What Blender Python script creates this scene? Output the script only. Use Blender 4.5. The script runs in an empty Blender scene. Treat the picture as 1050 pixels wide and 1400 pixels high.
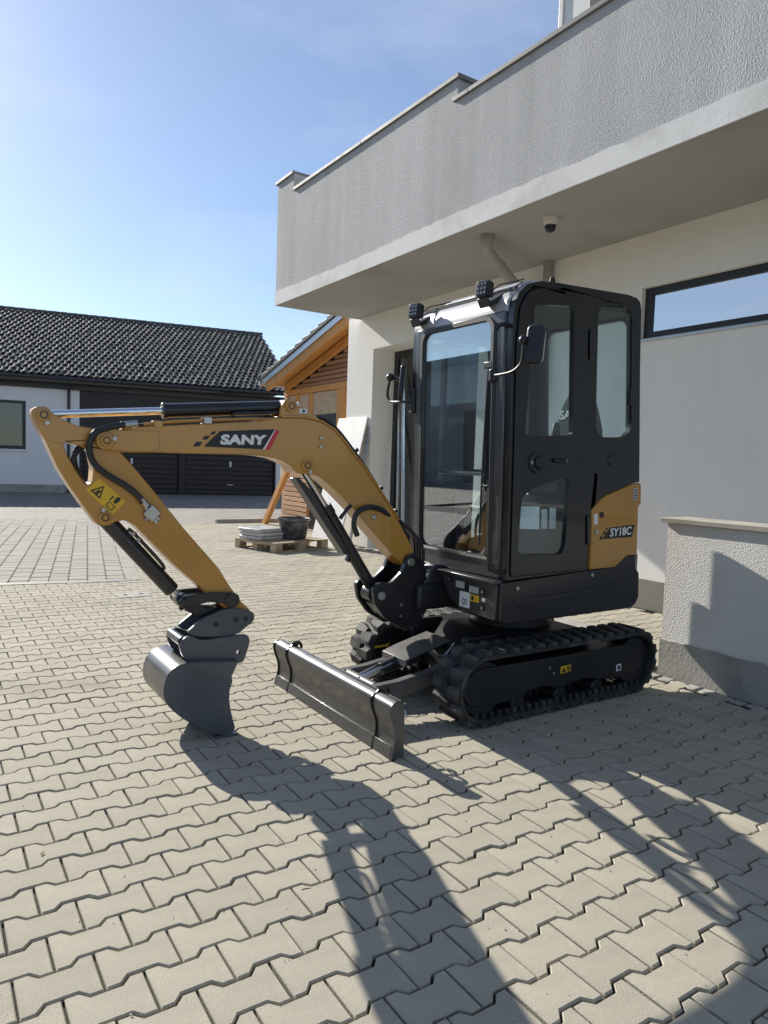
import bpy, bmesh, math, random
from mathutils import Vector, Matrix, Euler
from mathutils.geometry import tessellate_polygon
random.seed(7)
R = math.radians
scene = bpy.context.scene
COL = scene.collection

# ------------------------------------------------------------------ camera
cam_d = bpy.data.cameras.new('camera'); cam = bpy.data.objects.new('camera', cam_d); COL.objects.link(cam)
scene.camera = cam
yaw, pitch, roll = R(33.312), 0.067, 0.034
fw = Vector((math.sin(yaw)*math.cos(pitch), math.cos(yaw)*math.cos(pitch), -math.sin(pitch)))
rt0 = Vector((math.cos(yaw), -math.sin(yaw), 0)); up0 = rt0.cross(fw)
rt = math.cos(roll)*rt0 + math.sin(roll)*up0
up = -math.sin(roll)*rt0 + math.cos(roll)*up0
cm = Matrix((rt, up, -fw)).transposed().to_4x4(); cm.translation = (0, 0, 1.45)
cam.matrix_world = cm
cam_d.sensor_fit = 'HORIZONTAL'; cam_d.sensor_width = 36; cam_d.lens = 968/1050*36
cam_d.clip_start = 0.05; cam_d.clip_end = 3000
scene.render.resolution_x, scene.render.resolution_y = 768, 1024

# ------------------------------------------------------------------ world, sun, exposure
SUN_EL, SUN_AZ = 29.0, -9.5            # azimuth from +Y towards +X
w = bpy.data.worlds.new('World'); scene.world = w; w.use_nodes = True
nt = w.node_tree; nt.nodes.clear()
wo = nt.nodes.new('ShaderNodeOutputWorld'); bg = nt.nodes.new('ShaderNodeBackground')
sky = nt.nodes.new('ShaderNodeTexSky'); sky.sky_type = 'NISHITA'; sky.sun_disc = False
sky.sun_elevation = R(SUN_EL); sky.sun_rotation = R(SUN_AZ); sky.altitude = 300
sky.air_density = 1.0; sky.dust_density = 0.35; sky.ozone_density = 3.5
bg.inputs['Strength'].default_value = 0.092
tc = nt.nodes.new('ShaderNodeTexCoord')
mp = nt.nodes.new('ShaderNodeMapping'); mp.inputs['Scale'].default_value = (1, 1, 3.0); mp.inputs['Location'].default_value = (4.4, 5.2, .3); mp.inputs['Rotation'].default_value = (0, 0, R(270))
nz = nt.nodes.new('ShaderNodeTexNoise'); nz.inputs['Scale'].default_value = 1.9; nz.inputs['Detail'].default_value = 8; nz.inputs['Roughness'].default_value = 0.58
cr = nt.nodes.new('ShaderNodeValToRGB'); cr.color_ramp.elements[0].position = 0.50; cr.color_ramp.elements[1].position = 0.80
cr.color_ramp.elements[1].color = (0.42, 0.42, 0.42, 1); cr.color_ramp.elements[0].color = (.10, .10, .10, 1)
mx = nt.nodes.new('ShaderNodeMix'); mx.data_type = 'RGBA'
gam = nt.nodes.new('ShaderNodeMix'); gam.data_type = 'RGBA'; gam.blend_type = 'MULTIPLY'; gam.inputs['Factor'].default_value = 1
nt.links.new(tc.outputs['Generated'], mp.inputs['Vector']); nt.links.new(mp.outputs[0], nz.inputs['Vector'])
nt.links.new(nz.outputs['Fac'], cr.inputs[0]); nt.links.new(cr.outputs[0], mx.inputs['Factor'])
nt.links.new(sky.outputs[0], mx.inputs['A']); mx.inputs['B'].default_value = (6.6, 6.9, 7.9, 1)
nt.links.new(mx.outputs['Result'], bg.inputs['Color']); nt.links.new(bg.outputs[0], wo.inputs[0])

sun_d = bpy.data.lights.new('sun', 'SUN'); sun_d.energy = 5.0; sun_d.angle = R(0.53); sun_d.color = (1.0, 0.945, 0.855)
sun = bpy.data.objects.new('sun', sun_d); COL.objects.link(sun)
sv = Vector((math.sin(R(SUN_AZ))*math.cos(R(SUN_EL)), math.cos(R(SUN_AZ))*math.cos(R(SUN_EL)), math.sin(R(SUN_EL))))
sun.rotation_euler = sv.to_track_quat('Z', 'Y').to_euler(); sun.location = (0, 0, 30)
vs = scene.view_settings; vs.view_transform = 'Standard'; vs.look = 'None'; vs.gamma = 1; vs.use_curve_mapping = False
vs.exposure = 0.62

# ------------------------------------------------------------------ materials
def nodes(name):
    m = bpy.data.materials.new(name); m.use_nodes = True
    t = m.node_tree; b = t.nodes['Principled BSDF']; return m, t, b
def N(t, k, **kw):
    n = t.nodes.new(k)
    for a, v in kw.items(): setattr(n, a, v)
    return n
def pmat(name, col, rough=0.5, metal=0.0, var=0.12, vscale=6.0, bump=0.0, bscale=120.0, coat=0.0, spec=0.5,
         grime=None, gscale=1.5, island=0.0, stretch=(1, 1, 1), rvar=0.1, bdist=0.004, fine=0.0):
    m, t, b = nodes(name); L = t.links
    tc = N(t, 'ShaderNodeTexCoord'); mp = N(t, 'ShaderNodeMapping'); mp.inputs['Scale'].default_value = stretch
    L.new(tc.outputs['Object'], mp.inputs[0])
    n1 = N(t, 'ShaderNodeTexNoise'); n1.inputs['Scale'].default_value = vscale; n1.inputs['Detail'].default_value = 6
    L.new(mp.outputs[0], n1.inputs['Vector'])
    mr = N(t, 'ShaderNodeMapRange'); mr.inputs['To Min'].default_value = 1-var; mr.inputs['To Max'].default_value = 1+var
    mr.inputs['From Min'].default_value = 0.25; mr.inputs['From Max'].default_value = 0.75
    L.new(n1.outputs['Fac'], mr.inputs['Value'])
    val = mr.outputs[0]
    if fine:
        n3 = N(t, 'ShaderNodeTexNoise'); n3.inputs['Scale'].default_value = bscale*1.3; n3.inputs['Detail'].default_value = 2
        L.new(tc.outputs['Object'], n3.inputs['Vector'])
        m3 = N(t, 'ShaderNodeMapRange'); m3.inputs['From Min'].default_value = .25; m3.inputs['From Max'].default_value = .75
        m3.inputs['To Min'].default_value = 1-fine; m3.inputs['To Max'].default_value = 1+fine
        L.new(n3.outputs['Fac'], m3.inputs['Value'])
        mm = N(t, 'ShaderNodeMath', operation='MULTIPLY'); L.new(val, mm.inputs[0]); L.new(m3.outputs[0], mm.inputs[1]); val = mm.outputs[0]
    if island:
        g = N(t, 'ShaderNodeNewGeometry'); oi = N(t, 'ShaderNodeObjectInfo')
        ad = N(t, 'ShaderNodeMath', operation='ADD'); L.new(g.outputs['Random Per Island'], ad.inputs[0]); L.new(oi.outputs['Random'], ad.inputs[1])
        fr = N(t, 'ShaderNodeMath', operation='FRACT'); L.new(ad.outputs[0], fr.inputs[0])
        m2 = N(t, 'ShaderNodeMapRange'); m2.inputs['To Min'].default_value = 1-island; m2.inputs['To Max'].default_value = 1+island
        L.new(fr.outputs[0], m2.inputs['Value'])
        mm = N(t, 'ShaderNodeMath', operation='MULTIPLY'); L.new(val, mm.inputs[0]); L.new(m2.outputs[0], mm.inputs[1]); val = mm.outputs[0]
    vm = N(t, 'ShaderNodeVectorMath', operation='SCALE'); vm.inputs[0].default_value = col[:3]; L.new(val, vm.inputs['Scale'])
    out = vm.outputs[0]
    if grime:
        n2 = N(t, 'ShaderNodeTexNoise'); n2.inputs['Scale'].default_value = gscale; n2.inputs['Detail'].default_value = 9; n2.inputs['Roughness'].default_value = .65
        L.new(mp.outputs[0], n2.inputs['Vector'])
        r2 = N(t, 'ShaderNodeValToRGB'); r2.color_ramp.elements[0].position = .5; r2.color_ramp.elements[1].position = .72
        r2.color_ramp.elements[1].color = (grime[3],)*3+(1,)
        L.new(n2.outputs['Fac'], r2.inputs[0])
        mx = N(t, 'ShaderNodeMix', data_type='RGBA'); L.new(r2.outputs[0], mx.inputs['Factor']); L.new(out, mx.inputs['A'])
        mx.inputs['B'].default_value = (*grime[:3], 1); out = mx.outputs['Result']
    L.new(out, b.inputs['Base Color'])
    b.inputs['Metallic'].default_value = metal
    b.inputs['Specular IOR Level'].default_value = spec
    if rvar:
        mr2 = N(t, 'ShaderNodeMapRange'); mr2.inputs['To Min'].default_value = max(.02, rough-rvar); mr2.inputs['To Max'].default_value = min(1, rough+rvar)
        L.new(n1.outputs['Fac'], mr2.inputs['Value']); L.new(mr2.outputs[0], b.inputs['Roughness'])
    else: b.inputs['Roughness'].default_value = rough
    b.inputs['Coat Weight'].default_value = coat; b.inputs['Coat Roughness'].default_value = .08
    if bump:
        n4 = N(t, 'ShaderNodeTexNoise'); n4.inputs['Scale'].default_value = bscale; n4.inputs['Detail'].default_value = 3
        L.new(tc.outputs['Object'], n4.inputs['Vector'])
        bp = N(t, 'ShaderNodeBump'); bp.inputs['Strength'].default_value = bump; bp.inputs['Distance'].default_value = bdist
        L.new(n4.outputs['Fac'], bp.inputs['Height']); L.new(bp.outputs[0], b.inputs['Normal'])
    return m
def glass(name, tint, f0, dirt=0.0):
    m, t, b = nodes(name); L = t.links; t.nodes.remove(b)
    o = t.nodes['Material Output']
    tr = N(t, 'ShaderNodeBsdfTransparent'); tr.inputs[0].default_value = (*tint, 1)
    gl = N(t, 'ShaderNodeBsdfGlossy'); gl.inputs['Roughness'].default_value = 0.0; gl.inputs[0].default_value = (.95, .97, 1, 1)
    lw = N(t, 'ShaderNodeLayerWeight'); lw.inputs['Blend'].default_value = .5
    pw = N(t, 'ShaderNodeMath', operation='POWER'); L.new(lw.outputs['Facing'], pw.inputs[0]); pw.inputs[1].default_value = 4.5
    mr = N(t, 'ShaderNodeMapRange'); mr.inputs['To Min'].default_value = f0; mr.inputs['To Max'].default_value = 1.0; L.new(pw.outputs[0], mr.inputs['Value'])
    mx = N(t, 'ShaderNodeMixShader'); L.new(mr.outputs[0], mx.inputs[0]); L.new(tr.outputs[0], mx.inputs[1]); L.new(gl.outputs[0], mx.inputs[2])
    last = mx.outputs[0]
    if dirt:
        df = N(t, 'ShaderNodeBsdfDiffuse'); df.inputs[0].default_value = (.55, .55, .52, 1)
        nz = N(t, 'ShaderNodeTexNoise'); nz.inputs['Scale'].default_value = 9; nz.inputs['Detail'].default_value = 8
        tc = N(t, 'ShaderNodeTexCoord'); L.new(tc.outputs['Object'], nz.inputs['Vector'])
        md = N(t, 'ShaderNodeMapRange'); md.inputs['From Min'].default_value = .35; md.inputs['From Max'].default_value = .8
        md.inputs['To Max'].default_value = dirt; L.new(nz.outputs['Fac'], md.inputs['Value'])
        m2 = N(t, 'ShaderNodeMixShader'); L.new(md.outputs[0], m2.inputs[0]); L.new(last, m2.inputs[1]); L.new(df.outputs[0], m2.inputs[2]); last = m2.outputs[0]
    L.new(last, o.inputs[0]); return m
def plain(name, col, rough=.5, metal=0.0): return pmat(name, col, rough, metal, var=.06, rvar=.05)

def stucco(name, col, amp, scale, grime=None):
    m, t, b = nodes(name); L = t.links
    tc = N(t, 'ShaderNodeTexCoord')
    vo = N(t, 'ShaderNodeTexVoronoi'); vo.inputs['Scale'].default_value = scale; vo.feature = 'SMOOTH_F1'
    n1 = N(t, 'ShaderNodeTexNoise'); n1.inputs['Scale'].default_value = scale*.7; n1.inputs['Detail'].default_value = 5; n1.inputs['Roughness'].default_value = .6
    L.new(tc.outputs['Object'], vo.inputs['Vector']); L.new(tc.outputs['Object'], n1.inputs['Vector'])
    ad = N(t, 'ShaderNodeMath', operation='ADD'); L.new(vo.outputs['Distance'], ad.inputs[0]); L.new(n1.outputs['Fac'], ad.inputs[1])
    bp = N(t, 'ShaderNodeBump'); bp.inputs['Strength'].default_value = 1.0; bp.inputs['Distance'].default_value = amp
    L.new(ad.outputs[0], bp.inputs['Height']); L.new(bp.outputs[0], b.inputs['Normal'])
    n2 = N(t, 'ShaderNodeTexNoise'); n2.inputs['Scale'].default_value = .9; n2.inputs['Detail'].default_value = 8; n2.inputs['Roughness'].default_value = .62
    mp = N(t, 'ShaderNodeMapping'); mp.inputs['Scale'].default_value = (1, 1, .45); L.new(tc.outputs['Object'], mp.inputs[0]); L.new(mp.outputs[0], n2.inputs['Vector'])
    cr = N(t, 'ShaderNodeValToRGB'); e = cr.color_ramp.elements
    g = grime or [c*.8 for c in col]
    e[0].position = .35; e[0].color = (*col, 1); e[1].position = .72; e[1].color = (*g, 1)
    n5 = N(t, 'ShaderNodeTexNoise'); n5.inputs['Scale'].default_value = 5; n5.inputs['Detail'].default_value = 5
    mp5 = N(t, 'ShaderNodeMapping'); mp5.inputs['Scale'].default_value = (1, 1, .06); L.new(tc.outputs['Object'], mp5.inputs[0]); L.new(mp5.outputs[0], n5.inputs['Vector'])
    av = N(t, 'ShaderNodeMath', operation='MULTIPLY_ADD'); L.new(n5.outputs['Fac'], av.inputs[0]); av.inputs[1].default_value = .6; L.new(n2.outputs['Fac'], av.inputs[2])
    sb = N(t, 'ShaderNodeMath', operation='SUBTRACT'); L.new(av.outputs[0], sb.inputs[0]); sb.inputs[1].default_value = .3
    L.new(sb.outputs[0], cr.inputs[0]); L.new(cr.outputs[0], b.inputs['Base Color'])
    b.inputs['Roughness'].default_value = .92; b.inputs['Specular IOR Level'].default_value = .2
    return m

M = {}
M['paver'] = pmat('paver_concrete', (.392, .360, .286), .88, 0, var=.14, vscale=7, bump=.6, bscale=210, spec=.2, island=.055, bdist=.002, fine=.20,
                  grime=(.22, .205, .165, .75), gscale=1.2)
M['joint'] = pmat('joint_grit', (.036, .031, .023), .95, 0, var=.5, vscale=140, bump=.8, bscale=300, grime=(.034, .042, .018, .5), gscale=2.2)
M['turfstone'] = pmat('drain_stone', (.36, .335, .29), .9, 0, var=.1, vscale=5, bump=.3, bscale=300, island=.10, spec=.2)
M['earth'] = pmat('earth', (.16, .14, .10), .95, 0, var=.3, vscale=.6)
M['drive'] = None
M['bal'] = stucco('roughcast_grey', (.53, .53, .53), .011, 105, (.43, .43, .43))
M['band'] = pmat('painted_concrete', (.68, .67, .645), .8, 0, var=.08, vscale=2, bump=.3, bscale=35, grime=(.44, .43, .40, .85), gscale=1.3, bdist=.004)
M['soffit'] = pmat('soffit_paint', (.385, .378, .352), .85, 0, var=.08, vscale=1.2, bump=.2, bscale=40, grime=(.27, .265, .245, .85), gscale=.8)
M['wall'] = stucco('smooth_render', (.86, .845, .80), .0012, 140, (.81, .795, .75))
M['lowwall'] = stucco('roughcast_white', (.80, .78, .73), .006, 150, (.75, .73, .68))
M['plinth'] = pmat('plinth_paint', (.24, .225, .18), .85, 0, var=.1, vscale=3, bump=.2, bscale=80)
M['cplinth'] = pmat('raw_concrete', (.36, .345, .31), .9, 0, var=.16, vscale=5, bump=.5, bscale=45, grime=(.22, .21, .19, .8), gscale=3, bdist=.006)
M['coping'] = pmat('slate_coping', (.16, .16, .155), .6, 0, var=.15, vscale=8, bump=.2, bscale=60)
M['copstone'] = pmat('stone_coping', (.40, .38, .32), .8, 0, var=.1, vscale=8, bump=.3, bscale=90, grime=(.2, .19, .16, .6), gscale=3)
M['frame'] = plain('anthracite_frame', (.018, .019, .022), .4)
M['winglass'] = glass('coated_glass', (.25, .28, .30), .62)
M['houseglass'] = glass('house_glass', (.6, .62, .63), .07)
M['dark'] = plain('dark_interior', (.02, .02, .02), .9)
M['whitewall'] = stucco('house_render', (.84, .83, .81), .002, 60, (.79, .78, .76))
M['garage'] = pmat('garage_brown', (.022, .018, .016), .55, 0, var=.15, vscale=3)
M['fascia'] = pmat('fascia_dark', (.035, .035, .038), .5, 0, var=.1)
M['tile'] = pmat('roof_tile', (.115, .108, .10), .8, 0, var=.35, vscale=9, bump=.3, bscale=60, island=.25, grime=(.16, .16, .135, .7), gscale=3, spec=.22)
M['zinc'] = pmat('zinc', (.50, .53, .56), .38, .85, var=.08)
M['pvc'] = pmat('grey_pvc', (.34, .33, .31), .45, 0, var=.08)
M['whiteplastic'] = plain('white_plastic', (.75, .73, .66), .35)
M['dome'] = plain('dome_smoked', (.01, .012, .02), .06)
M['larch'] = pmat('larch_board', (.50, .30, .17), .7, 0, var=.22, vscale=7, stretch=(1, 1, 9), bump=.2, bscale=90, island=.18)
M['larchdark'] = pmat('weathered_larch', (.30, .155, .085), .75, 0, var=.22, vscale=7, stretch=(1, 1, 9), bump=.2, bscale=90, island=.2)
M['spruce'] = pmat('orange_spruce', (.56, .27, .075), .6, 0, var=.16, vscale=6, stretch=(1, 1, .3), bump=.1)
M['pallet'] = pmat('pallet_wood', (.47, .36, .24), .8, 0, var=.22, vscale=9, bump=.3, bscale=70, island=.15)
M['bag'] = pmat('foil_wrapped', (.56, .55, .53), .3, 0, var=.15, vscale=8, bump=.6, bscale=22, bdist=.01)
M['tub'] = pmat('mortar_tub', (.045, .046, .05), .6, 0, var=.3, vscale=12, grime=(.28, .27, .25, .7), gscale=6)
M['board'] = plain('white_board', (.78, .77, .74), .5)
M['alu'] = pmat('aluminium', (.62, .64, .66), .28, 1, var=.08)
# machine
M['yellow'] = pmat('ochre_paint', (.49, .232, .034), .34, 0, var=.07, vscale=3, coat=.5, rvar=.08, grime=(.31, .165, .045, .45), gscale=2.2)
M['black'] = pmat('black_paint', (.0095, .010, .012), .3, 0, var=.2, vscale=3, coat=.25, rvar=.07)
M['blacksatin'] = pmat('black_satin', (.012, .0125, .014), .42, 0, var=.2, vscale=4, rvar=.08, bump=.05, bscale=400)
M['greyframe'] = pmat('grey_gloss_panel', (.045, .045, .047), .32, .2, var=.15, vscale=4, coat=.3, rvar=.08)
M['bucket'] = pmat('flare_pale_steel_paint', (.070, .078, .092), .36, .0, var=.16, vscale=5, coat=.3, rvar=.1, grime=(.13, .13, .13, .4), gscale=7)  # steel paint lightened towards blue: lens-flare haze put into the base colour
M['bladepaint'] = pmat('blade_grey_paint', (.060, .060, .060), .34, .15, var=.16, vscale=6, coat=.3, rvar=.1, grime=(.12, .115, .11, .45), gscale=5)
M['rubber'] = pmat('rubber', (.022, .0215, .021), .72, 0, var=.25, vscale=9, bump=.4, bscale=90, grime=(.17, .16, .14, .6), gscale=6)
M['chrome'] = pmat('chrome_rod', (.75, .76, .78), .10, 1, var=.03, rvar=.03)
M['steel'] = pmat('zinc_steel', (.45, .44, .42), .33, 1, var=.1)
M['hose'] = pmat('hose_rubber', (.020, .020, .021), .5, 0, var=.15, bump=.3, bscale=500)
M['glass'] = glass('cab_glass', (.90, .965, .975), .055, .006)
M['windscreen'] = glass('windscreen_glass', (.92, .965, .965), .27, .007)
M['mirror'] = plain('mirror_face', (.85, .86, .88), .03, 1)
M['seat'] = pmat('seat_fabric', (.05, .052, .055), .8, 0, var=.2, vscale=40)
M['lens'] = plain('lamp_lens', (.16, .16, .16), .3, .3)
M['red'] = plain('red_print', (.60, .035, .045), .4)
M['white'] = plain('white_print', (.78, .78, .77), .45)
M['yelprint'] = plain('yellow_print', (.72, .43, .02), .45)
M['blkprint'] = plain('black_print', (.009, .009, .012), .4)
M['silver'] = plain('silver_print', (.45, .45, .44), .4)
M['green'] = plain('green_print', (.02, .22, .12), .5)
M['redplastic'] = plain('red_plastic', (.45, .05, .03), .5)
M['roofgrey'] = pmat('roof_light_grey', (.42, .42, .43), .35, .1, var=.08, vscale=3, coat=.3, rvar=.06)  # even light grey, brighter than the black cab frame
M['cabfront'] = pmat('cab_front_sky_sheen', (.06, .061, .064), .30, .0, var=.15, vscale=3, coat=.5, rvar=.06)  # black frame's sky reflection put into a lighter base colour
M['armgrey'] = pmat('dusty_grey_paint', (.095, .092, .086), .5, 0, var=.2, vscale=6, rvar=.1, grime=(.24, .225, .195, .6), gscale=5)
M['weed'] = pmat('weed_green', (.075, .12, .03), .7, 0, var=.3, vscale=30, island=.3)
M['grit'] = pmat('grit', (.42, .39, .34), .9, 0, var=.3, vscale=30, island=.45)
M['oppwall'] = pmat('dark_brick', (.19, .20, .22), .85, 0, var=.2, vscale=2)
M['edging'] = pmat('edging_concrete', (.30, .28, .235), .9, 0, var=.15, vscale=5, bump=.3, bscale=60, grime=(.19, .18, .15, .7), gscale=2)
M['leaf'] = pmat('dry_leaf', (.30, .17, .075), .8, 0, var=.3, vscale=40, island=.3)

# driveway: paved rows too fine to tell apart at that distance
def drive_mat():
    m, t, b = nodes('drive_paving'); L = t.links
    tc = N(t, 'ShaderNodeTexCoord'); br = N(t, 'ShaderNodeTexBrick')
    br.inputs['Scale'].default_value = 1; br.inputs['Brick Width'].default_value = .2117; br.inputs['Row Height'].default_value = .1443
    br.inputs['Mortar Size'].default_value = .012; br.inputs['Color1'].default_value = (.23, .212, .18, 1); br.inputs['Color2'].default_value = (.31, .285, .24, 1)
    br.inputs['Mortar'].default_value = (.09, .08, .07, 1)
    L.new(tc.outputs['Object'], br.inputs['Vector'])
    nz = N(t, 'ShaderNodeTexNoise'); nz.inputs['Scale'].default_value = .8; nz.inputs['Detail'].default_value = 7; L.new(tc.outputs['Object'], nz.inputs['Vector'])
    mr = N(t, 'ShaderNodeMapRange'); mr.inputs['To Min'].default_value = .75; mr.inputs['To Max'].default_value = 1.2; L.new(nz.outputs['Fac'], mr.inputs['Value'])
    vm = N(t, 'ShaderNodeVectorMath', operation='SCALE'); L.new(br.outputs['Color'], vm.inputs[0]); L.new(mr.outputs[0], vm.inputs['Scale'])
    L.new(vm.outputs[0], b.inputs['Base Color']); b.inputs['Roughness'].default_value = .85
    bp = N(t, 'ShaderNodeBump'); bp.inputs['Distance'].default_value = .004; bp.inputs['Strength'].default_value = .6; bp.invert = True
    L.new(br.outputs['Fac'], bp.inputs['Height']); L.new(bp.outputs[0], b.inputs['Normal'])
    return m
M['drive'] = drive_mat()

# ------------------------------------------------------------------ mesh helpers
def link(o, parent=None):
    COL.objects.link(o)
    if parent is not None:
        o.parent = parent
        o.matrix_parent_inverse = WORLD[parent.name].inverted()
    WORLD[o.name] = (WORLD[parent.name] @ o.matrix_parent_inverse if parent is not None else Matrix()) @ Matrix.LocRotScale(o.location, o.rotation_euler, o.scale)
    return o
WORLD = {}
def tag(o, label=None, cat=None, group=None, kind=None):
    if label: o['label'] = label
    if cat: o['category'] = cat
    if group: o['group'] = group
    if kind: o['kind'] = kind
    return o
def empty(name, loc=(0, 0, 0)):
    o = bpy.data.objects.new(name, None); o.location = loc; o.empty_display_size = .2
    return link(o)
class MB:
    def __init__(s): s.v = []; s.f = []; s.xf = None
    def add(s, vs, fs):
        b = len(s.v)
        if s.xf: vs = [s.xf @ Vector(p) for p in vs]
        s.v += [tuple(p) for p in vs]; s.f += [tuple(i+b for i in f) for f in fs]; return s
    def box(s, x0, x1, y0, y1, z0, z1):
        return s.add([(x0, y0, z0), (x1, y0, z0), (x1, y1, z0), (x0, y1, z0), (x0, y0, z1), (x1, y0, z1), (x1, y1, z1), (x0, y1, z1)],
                     [(0, 3, 2, 1), (4, 5, 6, 7), (0, 1, 5, 4), (1, 2, 6, 5), (2, 3, 7, 6), (3, 0, 4, 7)])
    def prism(s, pts, a, b, axis='Y', holes=()):
        """outline (two coords) extruded between a and b along axis; coordinates are (x,z) for Y, (y,z) for X, (x,y) for Z"""
        def P(p, t):
            return {'Y': (p[0], t, p[1]), 'X': (t, p[0], p[1]), 'Z': (p[0], p[1], t)}[axis]
        loops = [list(pts)]+[list(h) for h in holes]
        flat = [p for l in loops for p in l]
        n = len(flat); vs = [P(p, a) for p in flat]+[P(p, b) for p in flat]
        fs = []
        if holes:
            for tri in tessellate_polygon([[Vector((p[0], p[1], 0)) for p in l] for l in loops]):
                fs.append(tuple(tri)); fs.append(tuple(i+n for i in reversed(tri)))
        else:
            fs.append(tuple(range(n))); fs.append(tuple(reversed(range(n, 2*n))))
        o = 0
        for l in loops:
            k = len(l)
            for i in range(k): fs.append((o+i, o+i+n, o+(i+1) % k+n, o+(i+1) % k))
            o += k
        return s.add(vs, fs)
    def cyl(s, p0, p1, r0, r1=None, n=24, caps=True):
        p0, p1 = Vector(p0), Vector(p1); r1 = r0 if r1 is None else r1
        d = (p1-p0).normalized(); a = d.orthogonal().normalized(); b = d.cross(a)
        vs = []
        for p, r in ((p0, r0), (p1, r1)):
            for i in range(n):
                t = 2*math.pi*i/n; vs.append(p+(a*math.cos(t)+b*math.sin(t))*r)
        fs = [(i, (i+1) % n, (i+1) % n+n, i+n) for i in range(n)]
        if caps: fs += [tuple(reversed(range(n))), tuple(range(n, 2*n))]
        return s.add(vs, fs)
    def tube(s, pts, r, n=12, smooth=6):
        P = [Vector(p) for p in pts]
        if smooth > 1 and len(P) > 2:
            Q = []
            for i in range(len(P)-1):
                a, b, c_, d = P[max(i-1, 0)], P[i], P[i+1], P[min(i+2, len(P)-1)]
                for k in range(smooth):
                    t = k/smooth
                    Q.append(.5*((2*b)+(c_-a)*t+(2*a-5*b+4*c_-d)*t*t+(3*b-a-3*c_+d)*t**3))
            Q.append(P[-1]); P = Q
        vs = []; fs = []; ref = None
        for i, p in enumerate(P):
            d = (P[min(i+1, len(P)-1)]-P[max(i-1, 0)]).normalized()
            a = d.orthogonal() if ref is None else ref-d*ref.dot(d)
            a.normalize(); ref = a; b = d.cross(a)
            for k in range(n):
                t = 2*math.pi*k/n; vs.append(p+(a*math.cos(t)+b*math.sin(t))*r)
        for i in range(len(P)-1):
            for k in range(n): fs.append((i*n+k, i*n+(k+1) % n, (i+1)*n+(k+1) % n, (i+1)*n+k))
        fs += [tuple(reversed(range(n))), tuple(range((len(P)-1)*n, len(P)*n))]
        return s.add(vs, fs)
    def lathe(s, prof, c, n=32):
        vs = []; fs = []; m = len(prof)
        for i in range(n):
            t = 2*math.pi*i/n
            for r, z in prof: vs.append((c[0]+r*math.cos(t), c[1]+r*math.sin(t), c[2]+z))
        for i in range(n):
            for k in range(m-1): fs.append((i*m+k, ((i+1) % n)*m+k, ((i+1) % n)*m+k+1, i*m+k+1))
        return s.add(vs, fs)
    def build(s, name, mat, parent=None, bevel=0, seg=2, smooth=False, angle=35, recalc=True):
        me = bpy.data.meshes.new(name); me.from_pydata(s.v, [], s.f)
        if recalc:
            bm = bmesh.new(); bm.from_mesh(me); bmesh.ops.recalc_face_normals(bm, faces=bm.faces); bm.to_mesh(me); bm.free()
        me.update(); me.materials.append(mat)
        o = bpy.data.objects.new(name, me); link(o, parent)
        if bevel:
            md = o.modifiers.new('bevel', 'BEVEL'); md.width = bevel; md.segments = seg; md.limit_method = 'ANGLE'; md.angle_limit = R(angle); md.harden_normals = False
        if smooth or bevel:
            for p in me.polygons: p.use_smooth = True
            try: me.set_sharp_from_angle(angle=R(40))
            except Exception: pass
        return o
def text_obj(name, s, mat, parent, pts, ext=.0015, bold=0.0, shear=0.0, normal_axis='Y'):
    """text laid into the quad (bottom-left, bottom-right, top-left) in 3D"""
    cu = bpy.data.curves.new(name, 'FONT'); cu.body = s; cu.extrude = .01; cu.offset = bold; cu.shear = shear; cu.resolution_u = 3
    tmp = bpy.data.objects.new('text_tmp', cu); COL.objects.link(tmp)
    dg = bpy.context.evaluated_depsgraph_get()
    me = bpy.data.meshes.new_from_object(tmp.evaluated_get(dg)); me.name = name
    bpy.data.objects.remove(tmp)
    xs = [v.co.x for v in me.vertices]; ys = [v.co.y for v in me.vertices]
    x0, x1, y0, y1 = min(xs), max(xs), min(ys), max(ys)
    bl, br_, tl = (Vector(p) for p in pts)
    ex, ey = br_-bl, tl-bl; nn = ex.cross(ey).normalized()
    for v in me.vertices:
        q = bl+ex*((v.co.x-x0)/(x1-x0))+ey*((v.co.y-y0)/(y1-y0))+nn*(v.co.z/.01*ext)
        v.co = q
    me.materials.clear(); me.materials.append(mat)
    o = bpy.data.objects.new(name, me); return link(o, parent)
def quad(name, pts, mat, parent, th=.0012):
    """thin sticker from four+ 3D points, extruded along its normal"""
    P = [Vector(p) for p in pts]; nn = (P[1]-P[0]).cross(P[2]-P[0]).normalized()
    n = len(P); m = MB(); m.add(P+[p-nn*th for p in P], [tuple(range(n)), tuple(reversed(range(n, 2*n)))]+[(i, i+n, (i+1) % n+n, (i+1) % n) for i in range(n)])
    return m.build(name, mat, parent)
def xz(pts, y): return [(p[0], y, p[1]) for p in pts]
def rrect(x0, x1, z0, z1, r, n=5):
    out = []
    for cx, cz, a0 in ((x1-r, z1-r, 0), (x0+r, z1-r, 90), (x0+r, z0+r, 180), (x1-r, z0+r, 270)):
        for k in range(n+1):
            a = R(a0+90*k/n); out.append((cx+r*math.cos(a), cz+r*math.sin(a)))
    return out
def round_poly(pts, r, n=3):
    """round the corners of an outline"""
    out = []; k = len(pts)
    for i in range(k):
        p0, p1, p2 = Vector(pts[i-1]), Vector(pts[i]), Vector(pts[(i+1) % k])
        a, b = (p0-p1), (p2-p1); d = min(r, a.length*.45, b.length*.45)
        A, B = p1+a.normalized()*d, p1+b.normalized()*d
        for j in range(n+1):
            t = j/n; q = A*(1-t)**2+p1*2*t*(1-t)+B*t*t; out.append((q.x, q.y))
    return out
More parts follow.
